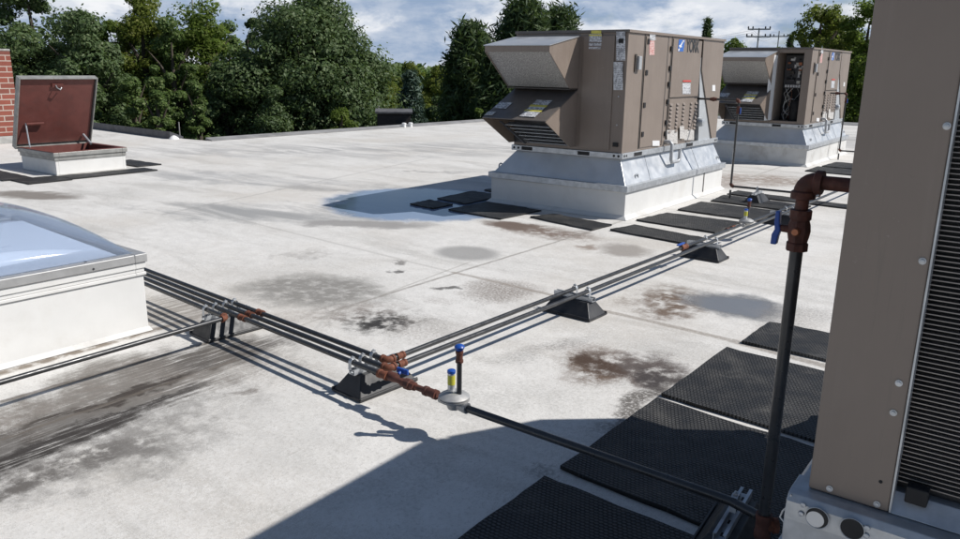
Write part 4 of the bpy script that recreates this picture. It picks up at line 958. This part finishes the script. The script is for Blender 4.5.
# near riser and the pipe that feeds it
BR = .0165
t = thing('gas_pipe', (-1.2, 2.40, .155), 'thick black gas pipe from the regulator across the mats to the riser', 'gas pipe', 'black gas pipes on supports')
m = MB(); m.tube(loc(t, (-1.86, 2.428, .158), (-.700, 2.385, .17), (-.60, 2.355, .17)), BR, 14); m.build('pipe', 'pipe', t, smooth=True)
RX, RY = -.570, 2.320
RR = .0185
t = thing('gas_riser', (RX, RY, 0), 'thick upright gas pipe in front with blue handled rusty valve and elbow', 'gas riser', 'upright gas risers')
m = MB(); m.tube([(0,0,.15),(0,0,1.10)], RR, 18); m.build('pipe', 'pipe', t, smooth=True)
m = MB(); m.lathe((0,0,1.075), (0,0,1), [(0,.021),(0,.031),(.022,.031),(.026,.027),(.045,.031),(.060,.033),(.078,.031),(.09,.027),(.095,.031),(.120,.031),(.120,.02)], 8); vb = m.build('valve_body', 'rust', t, smooth=True)
m = MB(); m.lathe((0,-.026,1.135), (0,-1,0), [(0,.012),(.012,.012),(.016,.009)], 12); m.build('valve_plug', 'copper', vb, smooth=True)
m = MB(); m.lathe((-.026,0,1.135), (-1,0,0), [(0,.012),(.02,.011),(.032,.008)], 10); m.build('valve_stem', 'rust', vb, smooth=True)
m = MB(); m.prism([(-.068,-.012,1.185),(-.056,-.012,1.185),(-.054,-.012,1.15),(-.049,-.012,1.13),(-.054,-.012,1.11),(-.057,-.012,1.085),(-.074,-.012,1.085),(-.073,-.012,1.115),(-.066,-.012,1.13),(-.069,-.012,1.15)], (0,.022,0)); m.build('handle', 'blue', vb, .003)
m = MB(); m.tube([(0,0,1.19),(0,0,1.225)], RR*1.0, 16); m.build('nipple', 'rust', t, smooth=True)
elbow(t, (0,0,1.278), (0,0,1), (1,0,0), RR*1.14, .032)
m = MB(); m.tube([(.045,0,1.278),(-RX+NX+.02,0,1.278)], RR*1.1, 16); m.build('branch_pipe', 'rust', t, smooth=True)
m = MB(); m.lathe((0,0,.165), (0,0,1), [(-.045,.02),(-.045,.026),(-.02,.026),(-.016,.024),(.016,.024),(.02,.026),(.04,.026),(.04,.02)], 14); m.build('tee', 'rust', t, smooth=True)
m = MB(); m.lathe((.0,.0,.165), (.85,.5,.0), [(0,.022),(.03,.022),(.03,.026),(.045,.026),(.045,.019),(.02,.018)], 16); m.build('tee_branch', 'rust_bright', t, smooth=True)
m = MB(); m.tube([(0,0,.02),(0,0,.13)], RR*.9, 12); m.build('drip_leg', 'rust', t, smooth=True)

# ------------------------------------------------------------------ skylight
t = thing('skylight', (-4.268, 2.372, 0), 'white curb skylight with pale blue clear dome at the left edge', 'skylight', rz=R(-1.5))
SW, SL = 1.75, 1.75
m = MB(); m.box((-SW, -SL, .004), (0, 0, .352)); m.build('curb', 'white', t, .008, segs=3)
m = MB(); w = .016; m.hexa([(-SW-w,-SL-w,.003),(w,-SL-w,.003),(w,w,.003),(-SW-w,w,.003)], [(-SW-.002,-SL-.002,.03),(.002,-SL-.002,.03),(.002,.002,.03),(-SW-.002,.002,.03)]); m.build('cant_strip', 'white_dirty', t)
def ring_box(m, o, i, z0, z1):
    m.box((-SW-o,-SL-o,z0), (o,-SL+i,z1)); m.box((-SW-o,-i,z0), (o,o,z1)); m.box((-i,-SL+i,z0), (o,-i,z1)); m.box((-SW-o,-SL+i,z0), (-SW+i,-i,z1))
m = MB(); ring_box(m, .012, .05, .354, .372); ring_box(m, .004, .05, .373, .396); ring_box(m, .012, .05, .397, .432); m.build('curb_cap', 'white', t, .003)
m = MB(); ring_box(m, .022, .055, .434, .486); m.build('frame', 'frame', t, .005)
for y in (-.30, -.95, -1.5):
    m = MB(); m.lathe((.022, y, .45), (1,0,0), [(0,.007),(.003,.006),(.004,.002)], 10); m.build('frame_screw', 'dark_metal', t)
    m = MB(); m.lathe((-.02+.0, y-.02, .486), (0,0,1), [(0,.008),(.003,.007),(.004,.002)], 10); m.build('frame_screw', 'dark_metal', t)
def dome(name, mat, x0, x1, y0, y1, zb, H, n, p, par):
    vs = []; fs = []
    for j in range(n+1):
        for i in range(n+1):
            u, v = i/n*2-1, j/n*2-1; h = ((1-abs(u)**p)*(1-abs(v)**p))
            vs.append((x0+(x1-x0)*i/n, y0+(y1-y0)*j/n, zb+H*h**.62))
    for j in range(n):
        for i in range(n): a = j*(n+1)+i; fs.append((a, a+1, a+n+2, a+n+1))
    m = MB(); m.add(vs, fs); o = m.build(name, mat, par)
    for f in o.data.polygons: f.use_smooth = True
    md = o.modifiers.new('thick', 'SOLIDIFY'); md.thickness = .005; return o
dome('dome', 'dome', -SW+.03, -.03, -SL+.03, -.03, .488, .285, 40, 2.6, t)
i_ = .10; m = MB(); a = Vector((-.70, -.36, .64)); b2 = Vector((-.70, -1.38, .64)); q = [Vector((-SW+i_,-SL+i_,.475)), Vector((-i_,-SL+i_,.475)), Vector((-i_,-i_,.475)), Vector((-SW+i_,-i_,.475))]
m.add(q+[a, b2], [(1,2,4,5),(2,3,4),(3,0,5,4),(0,1,5)]); o = m.build('inner_glazing', 'diffuser', t); md = o.modifiers.new('thick', 'SOLIDIFY'); md.thickness = .006

# ------------------------------------------------------------------ roof hatch
t = thing('roof_hatch', (-11.95, 5.72, 0), 'open roof hatch with dark red lid raised above its white curb', 'roof hatch')
hx, hy = .53, .52
m = MB(); zt = .205
for lo, hi in (((-hx,-hy,.004),(hx,-hy+.04,zt)), ((-hx,hy-.04,.004),(hx,hy,zt)), ((hx-.04,-hy+.04,.004),(hx,hy-.04,zt)), ((-hx,-hy+.04,.004),(-hx+.04,hy-.04,zt))): m.box(lo, hi)
m.build('curb', 'white', t, .004)
m = MB(); o_ = .025
for z0, z1, e in ((.206,.262,.012), (.263,.322,.028)):
    m.box((-hx-e,-hy-e,z0),(hx+e,-hy+.05,z1)); m.box((-hx-e,hy-.05,z0),(hx+e,hy+e,z1)); m.box((hx-.05,-hy+.05,z0),(hx+e,hy-.05,z1)); m.box((-hx-e,-hy+.05,z0),(-hx+.05,hy-.05,z1))
m.build('hatch_frame', 'hatch_grey', t, .005)
m = MB(); z0, z1 = .05, .328
for lo, hi in (((-hx+.041,-hy+.041,z0),(hx-.041,-hy+.052,z1)), ((-hx+.041,hy-.052,z0),(hx-.041,hy-.041,z1)), ((hx-.052,-hy+.052,z0),(hx-.041,hy-.052,z1)), ((-hx+.041,-hy+.052,z0),(-hx+.052,hy-.052,z1))): m.box(lo, hi)
m.box((-hx-.024,-hy-.024,.3225),(hx+.024,-hy+.0405,.330)); m.box((-hx-.024,hy-.0405,.3225),(hx+.024,hy+.024,.330)); m.box((hx-.0405,-hy+.041,.3225),(hx+.024,hy-.041,.330))
m.build('red_liner', 'redbrown', t)
m = MB(); m.box((-hx+.053,-hy+.053,.006),(hx-.053,hy-.053,.05)); m.build('opening_floor', 'black', t)
lean = R(23); Rl = Matrix.Rotation(lean, 3, 'Y'); hg = Vector((-hx-.03, 0, .325))
def lidbox(m, lo, hi): m.box(lo, hi, Rl, (0,0,0)); return m
def lidpart(boxes, name, mat, par, bev=0):
    m = MB()
    for lo, hi in boxes: lidbox(m, lo, hi)
    m.v = [tuple(Vector(v)+hg) for v in m.v]; return m.build(name, mat, par, bev)
LH, LW, LT = 1.10, .575, .10
lid = lidpart([((-LT,-LW,-.03),(-LT+.02,LW,LH)), ((-LT+.021,-LW,-.03),(0,-LW+.02,LH)), ((-LT+.021,LW-.02,-.03),(0,LW,LH)), ((-LT+.021,-LW+.021,LH-.02),(0,LW-.021,LH)), ((-LT+.021,-LW+.021,-.03),(0,LW-.021,-.01))], 'lid', 'hatch_grey', t, .004)
lidpart([((-LT+.021,-LW+.035,.03),(-.035,LW-.035,LH-.035))], 'lid_liner', 'redbrown', lid)
lidpart([((-.034,-.10,LH-.15),(-.012,.06,LH-.10))], 'latch_plate', 'redbrown', lid)
m = MB(); m.tube([Rl @ Vector(p) + hg for p in ((-.012,-.05,LH-.12),(.03,-.05,LH-.14),(.03,.0,LH-.17),(-.0,.03,LH-.15))], .009, 8); m.build('latch_handle', 'galv', lid, smooth=True)
m = MB(); m.tube([Rl @ Vector((-.02,-.44,.38)) + hg, Vector((-hx+.14,-.44,.33))], .011, 8); m.tube([Rl @ Vector((-.02,.44,.14)) + hg, Vector((-hx+.22,.44,.33))], .02, 8); m.build('hold_open_arm', 'galv', t, smooth=True)
m = MB(); m.box(tuple(Rl @ Vector((-.01,-.44,.37)) + hg), tuple(Rl @ Vector((-.01,-.44,.37)) + hg + Vector((.03,.25,.02)))); m.build('grab_bar', 'redbrown', lid)

# ------------------------------------------------------------------ chimney
t = thing('brick_chimney', (-17.4, 5.6, 0), 'red brick chimney with pale mortar at the left edge behind the hatch', 'chimney')
m = MB(); m.box((-.65, -1.3, .135), (.65, 1.43, 1.76)); m.build('brickwork', 'brick', t, .006)
m = MB(); m.box((-.655, -1.305, 1.762), (.655, 1.435, 1.80)); m.build('cap', 'hatch_grey', t, .004)
m = MB(); m.hexa([(-.78,-1.43,.004),(.78,-1.43,.004),(.78,1.5,.004),(-.78,1.5,.004)], [(-.652,-1.302,.133),(.652,-1.302,.133),(.652,1.432,.133),(-.652,1.432,.133)]); m.build('base_flashing', 'hatch_grey', t)

# ------------------------------------------------------------------ trees
GZ = -RZ-.3
LEAF, DENS = .37, 4.2
def leaf_mesh(cent, nrm_bias, size, rng, elong=1.5):
    if nrm_bias is not None:
        n = len(cent); nn = nrm_bias*1.0 + np.array([0, 0, .40]) + rng.normal(size=(n, 3))*.5; nn /= np.linalg.norm(nn, axis=1)[:, None]+1e-9
        u = np.cross(nn, rng.normal(size=(n, 3))); u /= np.linalg.norm(u, axis=1)[:, None]+1e-9; w = np.cross(nn, u)
        s = size*rng.uniform(.6, 1.35, n)[:, None]; a = u*s*elong*.5; b_ = w*s*.5
        return np.stack([cent-a, cent+b_*.9, cent+a, cent-b_*.9], 1).reshape(-1, 3)
    n = len(cent); th = rng.uniform(0, 2*PI, n); ph = np.arccos(rng.uniform(-1, 1, n))
    u = np.stack([np.sin(ph)*np.cos(th), np.sin(ph)*np.sin(th), np.cos(ph)], 1)
    r = rng.normal(size=(n, 3)); w = np.cross(u, r); w /= np.linalg.norm(w, axis=1)[:, None]+1e-9
    s = size*rng.uniform(.6, 1.35, n)[:, None]
    a = u*s*elong*.5; b_ = w*s*.5
    return np.stack([cent-a, cent+b_*.9, cent+a, cent-b_*.9], 1).reshape(-1, 3)
def mesh_quads(name, V, mat, parent):
    nq = len(V)//4; me = bpy.data.meshes.new(name); me.vertices.add(len(V)); me.vertices.foreach_set('co', V.astype(np.float32).ravel())
    me.loops.add(nq*4); me.loops.foreach_set('vertex_index', np.arange(nq*4, dtype=np.int32)); me.polygons.add(nq)
    me.polygons.foreach_set('loop_start', np.arange(0, nq*4, 4, dtype=np.int32)); me.polygons.foreach_set('loop_total', np.full(nq, 4, dtype=np.int32))
    me.update(); me.validate(); me.materials.append(M[mat]); o = bpy.data.objects.new(name, me); COL.objects.link(o); o.parent = parent; return o
def broadleaf(name, base, H, Wd, mat, label, seed, n=9000, leaf=.26, low=.06, cat='tree', group='trees beyond the roof', clumps=90, shape=1.0, open_=0.0):
    rng = np.random.default_rng(seed); t = thing(name, base, label, cat, group)
    m = MB(); zs = [0, .2*H, .45*H, .7*H, .9*H]; x = y = 0.; pts = []
    for z in zs: pts.append((x, y, z)); x += rng.normal()*.05*Wd*.3; y += rng.normal()*.05*Wd*.3
    r0 = .024*H; m.tube(pts, [r0*1.25, r0, r0*.8, r0*.5, r0*.12], 8)
    for k in range(11):
        z = H*rng.uniform(.22, .75); a = rng.uniform(0, 2*PI); L = Wd*.42*rng.uniform(.6, 1.0)
        m.tube([(0,0,z), (L*.5*math.cos(a), L*.5*math.sin(a), z+.10*H), (L*math.cos(a), L*math.sin(a), z+.17*H)], [r0*.4, r0*.24, r0*.06], 6)
    m.build('trunk', 'bark', t, smooth=True)
    C = []; 
    while len(C) < clumps:
        p = rng.uniform(-1, 1, 3); r = np.linalg.norm(p)
        if r > 1 or r < .25: continue
        if rng.random() > r**1.2: continue
        z = (p[2]+1)/2
        prof = (1 - .62*max(0, z-.45)**1.4*1.9) * (.72+.28*min(1, z*3.2)) if shape == 1.0 else (1-z*.80*shape)
        C.append((p[0]*Wd/2*prof*rng.uniform(.85, 1.10), p[1]*Wd/2*prof*rng.uniform(.85, 1.10), H*(low+(1-low)*z*rng.uniform(.96, 1.05))))
    C = np.array(C); R_ = rng.uniform(.055, .195, len(C))*min(Wd, H)*(.78 if open_ else 1)
    n = int(n*DENS); idx = rng.integers(0, len(C), n); dv = rng.normal(size=(n, 3)); dv /= np.linalg.norm(dv, axis=1)[:, None]
    rad = R_[idx]*rng.uniform(.35, 1.0, n)**.55
    P = C[idx] + dv*rad[:, None]*np.array([1, 1, .72])
    stray = rng.random(n) < .05; P[stray] += rng.normal(size=(stray.sum(), 3))*.05*Wd
    mesh_quads('crown', leaf_mesh(P, dv, leaf*LEAF, rng), mat, t); return t
def conifer(name, base, H, Wd, mat, label, seed, n=7000, leaf=.30, whorls=20, low=.05, group='trees beyond the roof', tip=1.0, up=0.0, pw=.85):
    rng = np.random.default_rng(seed); t = thing(name, base, label, 'tree', group)
    m = MB(); r0 = .02*H; m.tube([(0,0,0), (.02*H*rng.normal()*.3, 0, .5*H), (0, 0, H*.985)], [r0, r0*.6, r0*.08], 8); P = []
    for k in range(whorls):
        f = (k+.3)/whorls; z = H*(low+(1-low)*f); L0 = Wd/2*(1-f)**pw*(1 if tip else 1)+.02*Wd
        nb = int(7+3*(1-f)); a0 = rng.uniform(0, 6)
        for j in range(nb):
            a = a0+2*PI*j/nb+rng.normal()*.2; L = L0*rng.uniform(.65, 1.12); dz = (up-.16)*L
            if L > .25*Wd*.5: m.tube([(0,0,z), (L*.9*math.cos(a), L*.9*math.sin(a), z+dz)], [r0*.22, r0*.05], 5)
            nl = max(14, int(3.6*n/(whorls*8.5)*(.35+1.3*(1-f))))
            s = rng.uniform(.08, 1.03, nl)**.75; sp = .12*Wd*(.3+.7*(1-s))*.8+.02*Wd
            P.append(np.stack([np.cos(a)*L*s+rng.normal(size=nl)*sp*.8, np.sin(a)*L*s+rng.normal(size=nl)*sp*.8, z+dz*s+rng.normal(size=nl)*.022*H+up*.3*L*s*s], 1))
    m.build('trunk', 'bark', t, smooth=True)
    P.append(np.stack([rng.normal(size=60)*.03*Wd, rng.normal(size=60)*.03*Wd, H*rng.uniform(.9, 1.01, 60)], 1))
    mesh_quads('crown', leaf_mesh(np.concatenate(P), None, leaf*.30, rng, 4.6), mat, t); return t
def tree_at(kind, px, ytop, dist, wpx, **k):
    p = AT(px, 90, dist); top = AT(px, ytop, dist).z; base = (p.x, p.y, GZ); H = top-GZ
    dep = np.dot(np.array(p)-np.array([0,0,CAMH]), np.array([MX[0][2], MX[1][2], MX[2][2]]))
    return kind(k.pop('name'), base, H, wpx*dep/F, **k)
T = tree_at
big = [
 (-30, -12, 34, 120, 'leaf_dark', 'dark green broadleaf tree cut off by the left edge above the chimney'),
 (38, -30, 33, 130, 'leaf_dark', 'tall dark green tree directly above the brick chimney and hatch lid'),
 (88, 6, 31, 96, 'leaf_dark', 'dark rounded tree behind the right side of the raised hatch lid'),
]
for i, (px, yt, ds, wp, mt, lab) in enumerate(big):
    T(broadleaf, px, yt, ds, wp, name='broadleaf_tree', mat=mt, label=lab, seed=20+i, n=14000, leaf=.24, clumps=110)
T(broadleaf, 68, 60, 29.5, 70, name='broadleaf_tree', mat='leaf_dark', label='low shaded tree between the chimney and the hatch lid', seed=31, n=9000, leaf=.22, clumps=80)
T(broadleaf, 112, 12, 38, 60, name='birch_tree', mat='leaf_light', label='thin pale green tree top left of the tallest yellow green tree', seed=32, n=4500, leaf=.24, clumps=50, open_=1)
T(broadleaf, 147, -10, 36, 72, name='birch_tree', mat='leaf_yellow', label='tall yellow green tree with airy top above the roof corner', seed=33, n=11000, leaf=.23, clumps=150)
T(broadleaf, 174, 20, 33, 60, name='birch_tree', mat='leaf_mid', label='mid green narrow tree just right of the tall yellow green tree', seed=34, n=8000, leaf=.22, clumps=70)
T(broadleaf, 203, -2, 35, 90, name='broadleaf_tree', mat='leaf_light', label='tall light green tree left of the great dark maple', seed=35, n=13000, leaf=.23, clumps=170)
T(broadleaf, 132, 60, 29, 46, name='young_tree', mat='leaf_mid', label='young bushy tree right of the hatch lid, lower than its neighbours', seed=36, n=9000, leaf=.19, clumps=70, shape=.7)
T(broadleaf, 156, 66, 28, 40, name='young_tree', mat='leaf_mid', label='young cone shaped tree standing above the roof corner', seed=37, n=8000, leaf=.18, clumps=70, shape=.9)
T(broadleaf, 195, 70, 29, 38, name='young_tree', mat='leaf_mid', label='young cone shaped tree beneath the tall light green tree', seed=38, n=8000, leaf=.18, clumps=70, shape=.9)
T(broadleaf, 225, 60, 32, 56, name='broadleaf_tree', mat='leaf_dark', label='shaded understorey tree at the left foot of the great dark maple', seed=39, n=9000, leaf=.22, clumps=80)
T(broadleaf, 252, 14, 37, 42, name='broadleaf_tree', mat='leaf_dark', label='smaller round dark crown showing left of the maple top', seed=40, n=8000, leaf=.24, clumps=70)
T(broadleaf, 308, -4, 33, 166, name='maple_tree', mat='leaf_dark', label='great wide dark green maple dominating the left half of the treeline', seed=41, n=30000, leaf=.25, clumps=190)
T(broadleaf, 346, 50, 31, 56, name='maple_tree', mat='leaf_dark', label='lower right limb crown beside the thin pole', seed=42, n=12000, leaf=.23, clumps=90)
T(broadleaf, 340, 100, 29, 50, name='shrub', mat='leaf_light', label='light green shrub at the foot of the great maple by the roof edge', cat='shrub', seed=43, n=6000, leaf=.18, clumps=60)
T(broadleaf, 270, 95, 29.5, 60, name='shrub', mat='leaf_dark', label='dark shrub under the middle of the great maple', cat='shrub', seed=44, n=6000, leaf=.2, clumps=60)
for i, (px, yt, ds, wp) in enumerate(((385, 68, 70, 44), (412, 64, 84, 40), (436, 67, 76, 44), (455, 80, 88, 50))):
    T(broadleaf, px, yt, ds, wp, name='distant_tree', mat='leaf_yellow', label=['yellow green distant tree touching the right side of the great maple', 'yellow green distant tree behind the blue grey spruce', 'yellow green distant tree between spruce and dark pine', 'pale distant tree half hidden by the dark pine'][i], seed=50+i, n=6500, leaf=.42, clumps=70)
T(conifer, 411, 72, 48, 46, name='spruce_tree', mat='spruce', label='blue grey spruce in front of the yellow green trees', seed=60, n=7000, leaf=.30)
T(broadleaf, 438, 92, 44, 40, name='broadleaf_tree', mat='leaf_dark', label='dark bushy tree right of the blue grey spruce', seed=61, n=7000, leaf=.26, clumps=70)
T(conifer, 470, 26, 36, 84, name='pine_tree', mat='needle', label='dark pine left of the nearer unit hood', seed=62, n=13000, leaf=.30, whorls=26, up=.42, pw=.5)
T(conifer, 522, 2, 38, 108, name='pine_tree', mat='needle', label='tallest dark pine rising above the nearer unit hood', seed=63, n=16000, leaf=.30, whorls=28, up=.45, pw=.5)
T(conifer, 556, 12, 39, 96, name='pine_tree', mat='needle', label='dark pine whose pointed shoots show above the nearer unit top', seed=64, n=13000, leaf=.30, whorls=26, up=.45, pw=.5)
T(conifer, 497, 50, 34, 70, name='pine_tree', mat='needle', label='low dense pine behind the lower hood of the nearer unit', seed=65, n=12000, leaf=.30, whorls=20, up=.2, pw=.5)
T(broadleaf, 478, 115, 30, 22, name='shrub', mat='leaf_light', label='small light green bush at the foot of the dark pine', cat='shrub', seed=66, n=2500, leaf=.18, clumps=30)
T(conifer, 702, 20, 55, 26, name='spruce_tree', mat='needle', label='small spruce tip showing above the nearer unit top', seed=67, n=4000, leaf=.3)
T(conifer, 785, 36, 120, 16, name='spruce_tree', mat='needle', label='far spruce tip right of the utility pole', seed=68, n=3000, leaf=.5)
T(broadleaf, 730, 40, 90, 40, name='distant_tree', mat='leaf_light', label='distant light tree between the two tan units', seed=69, n=4000, leaf=.45, clumps=50)
T(broadleaf, 765, 42, 110, 50, name='distant_tree', mat='leaf_light', label='distant low tree beneath the utility pole crossarm', seed=70, n=4000, leaf=.5, clumps=50)
T(broadleaf, 800, 44, 100, 44, name='distant_tree', mat='leaf_yellow', label='distant yellow green tree behind the open unit top', seed=71, n=4000, leaf=.5, clumps=50)
T(broadleaf, 815, -10, 37, 80, name='ash_tree', mat='leaf_yellow', label='airy yellow green tree with thin top above the open unit', seed=72, n=9500, leaf=.22, clumps=170, open_=1)
T(broadleaf, 862, -4, 36, 100, name='ash_tree', mat='leaf_light', label='bright green tree behind the right end of the open unit', seed=73, n=14000, leaf=.22, clumps=200, open_=1)
T(broadleaf, 835, 22, 44, 100, name='ash_tree', mat='leaf_yellow', label='yellow green tree filling in behind the bright ash trees', seed=76, n=11000, leaf=.26, clumps=100)
T(broadleaf, 912, 12, 38, 90, name='ash_tree', mat='leaf_light', label='bright green tree mostly hidden by the near tan panel', seed=74, n=9000, leaf=.24, clumps=80)
T(broadleaf, 848, 70, 35, 70, name='broadleaf_tree', mat='leaf_light', label='low leafy tree at the roof edge right of the open unit', seed=75, n=9000, leaf=.22, clumps=80)
T(broadleaf, 150, 30, 43, 120, name='broadleaf_tree', mat='leaf_mid', label='wide green tree filling in behind the two tall yellow green trees', seed=81, n=12000, leaf=.28, clumps=110)
T(broadleaf, 232, 32, 43, 80, name='broadleaf_tree', mat='leaf_mid', label='green tree filling the dip between light green tree and maple', seed=82, n=9000, leaf=.28, clumps=90)
T(broadleaf, 95, 26, 42, 80, name='broadleaf_tree', mat='leaf_mid', label='green tree showing behind the thin pale tree', seed=83, n=9000, leaf=.28, clumps=90)
# far woodland closing the gaps
rng = np.random.default_rng(99); Pw = []
for px in np.arange(-60, 1010, 14):
    p = AT(px, 90, 150+rng.uniform(-14, 14)); top = AT(px, 66+rng.uniform(-6, 5) if px < 600 else 52+rng.uniform(-3, 3), 150).z
    for k in range(520): Pw.append((p.x+rng.normal()*3.2, p.y+rng.normal()*3.2, GZ+(top-GZ)*(rng.random()**.7)))
w = bpy.data.objects.new('far_woodland', None); COL.objects.unlink(w) if w.name in COL.objects else None; bpy.data.objects.remove(w)
o = mesh_quads('far_woodland', leaf_mesh(np.array(Pw), None, .7, rng), 'leaf_mid', None); tag(o, 'far band of green woodland behind the single trees', 'woodland', kind='stuff')

# ------------------------------------------------------------------ house, poles
p = AT(394, 118, 27); hd = Vector((p.x, p.y, 0)).normalized(); ang = math.atan2(hd.y, hd.x)-PI/2
zr = AT(394, 108.5, 27).z; ze = AT(394, 112.5, 27).z
t = thing('shed', (p.x, p.y, GZ), 'dark timber shed with grey roof beyond the roof edge under the spruce', 'shed', rz=ang)
m = MB(); m.box((-.56, -.6, 0), (.56, .6, ze-GZ)); m.build('wall', 'wood_dark', t)
m = MB(); m.prism([(-.62, -.7, ze-GZ+.002), (-.62, 0, zr-GZ-.06), (-.62, .7, ze-GZ+.002), (-.62, .7, ze-GZ+.06), (-.62, 0, zr-GZ), (-.62, -.7, ze-GZ+.06)], (1.24, 0, 0)); m.build('roof', 'shingle', t)
m = MB(); m.box((.05, -.615, ze-GZ-.55), (.4, -.603, ze-GZ-.2)); m.build('window', 'black', t)
def pole(px, ytop, dist, r, label, arms=()):
    p = AT(px, 90, dist); H = AT(px, ytop, dist).z-GZ; d = Vector((p.x, p.y, 0)).normalized(); t = thing('utility_pole', (p.x, p.y, GZ), label, 'pole', rz=math.atan2(d.y, d.x)-PI/2)
    m = MB(); m.tube([(0,0,0), (0,0,H)], [r*1.2, r*.8], 8); m.build('pole_shaft', 'wood_pole', t, smooth=True)
    for dz, w_ in arms:
        m = MB(); m.box((-w_, -.06, H-dz), (w_, .06, H-dz+.14)); a = m.build('crossarm', 'wood_pole', t)
        m = MB()
        for f in (-.95, -.55, .55, .95): m.lathe((w_*f, 0, H-dz+.14), (0,0,1), [(0,.06),(.12,.09),(.25,.05)], 8)
        m.build('insulator', 'dark_metal', a)
    return t, p, H
pole(378.3, 72, 36, .045, 'thin pale pole right of the great maple')
pole(176, 122, 24.5, .02, 'very thin stake below the yellow green trees')
pole(199, -4, 60, .06, 'slim mast rising above the tall light green tree')
pt, pp, pH = pole(753, 28, 95, .09, 'wooden utility pole with crossarms between the two units', ((1.0, 1.3), (.2, 1.2)))
pt2, pp2, pH2 = pole(773, 31, 120, .09, 'second utility pole farther off, right of the crossarmed pole', ((.8, 1.2),))
m = MB(); pl, pr_ = AT(640, 36, 100), AT(880, 30, 130)
for k in range(3):
    for A, B_ in ((pl, AT(753, 30+k*2.5, 95)), (AT(753, 30+k*2.5, 95), AT(773, 32+k*2.5, 120)), (AT(773, 32+k*2.5, 120), pr_)):
        m.tube([A.lerp(B_, f)-Vector((0,0,1.2*4*f*(1-f)*.5)) for f in np.linspace(0, 1, 9)], .012, 5)
tag(m.build('power_lines', 'dark_metal'), 'thin power lines strung between the distant utility poles', 'power line')
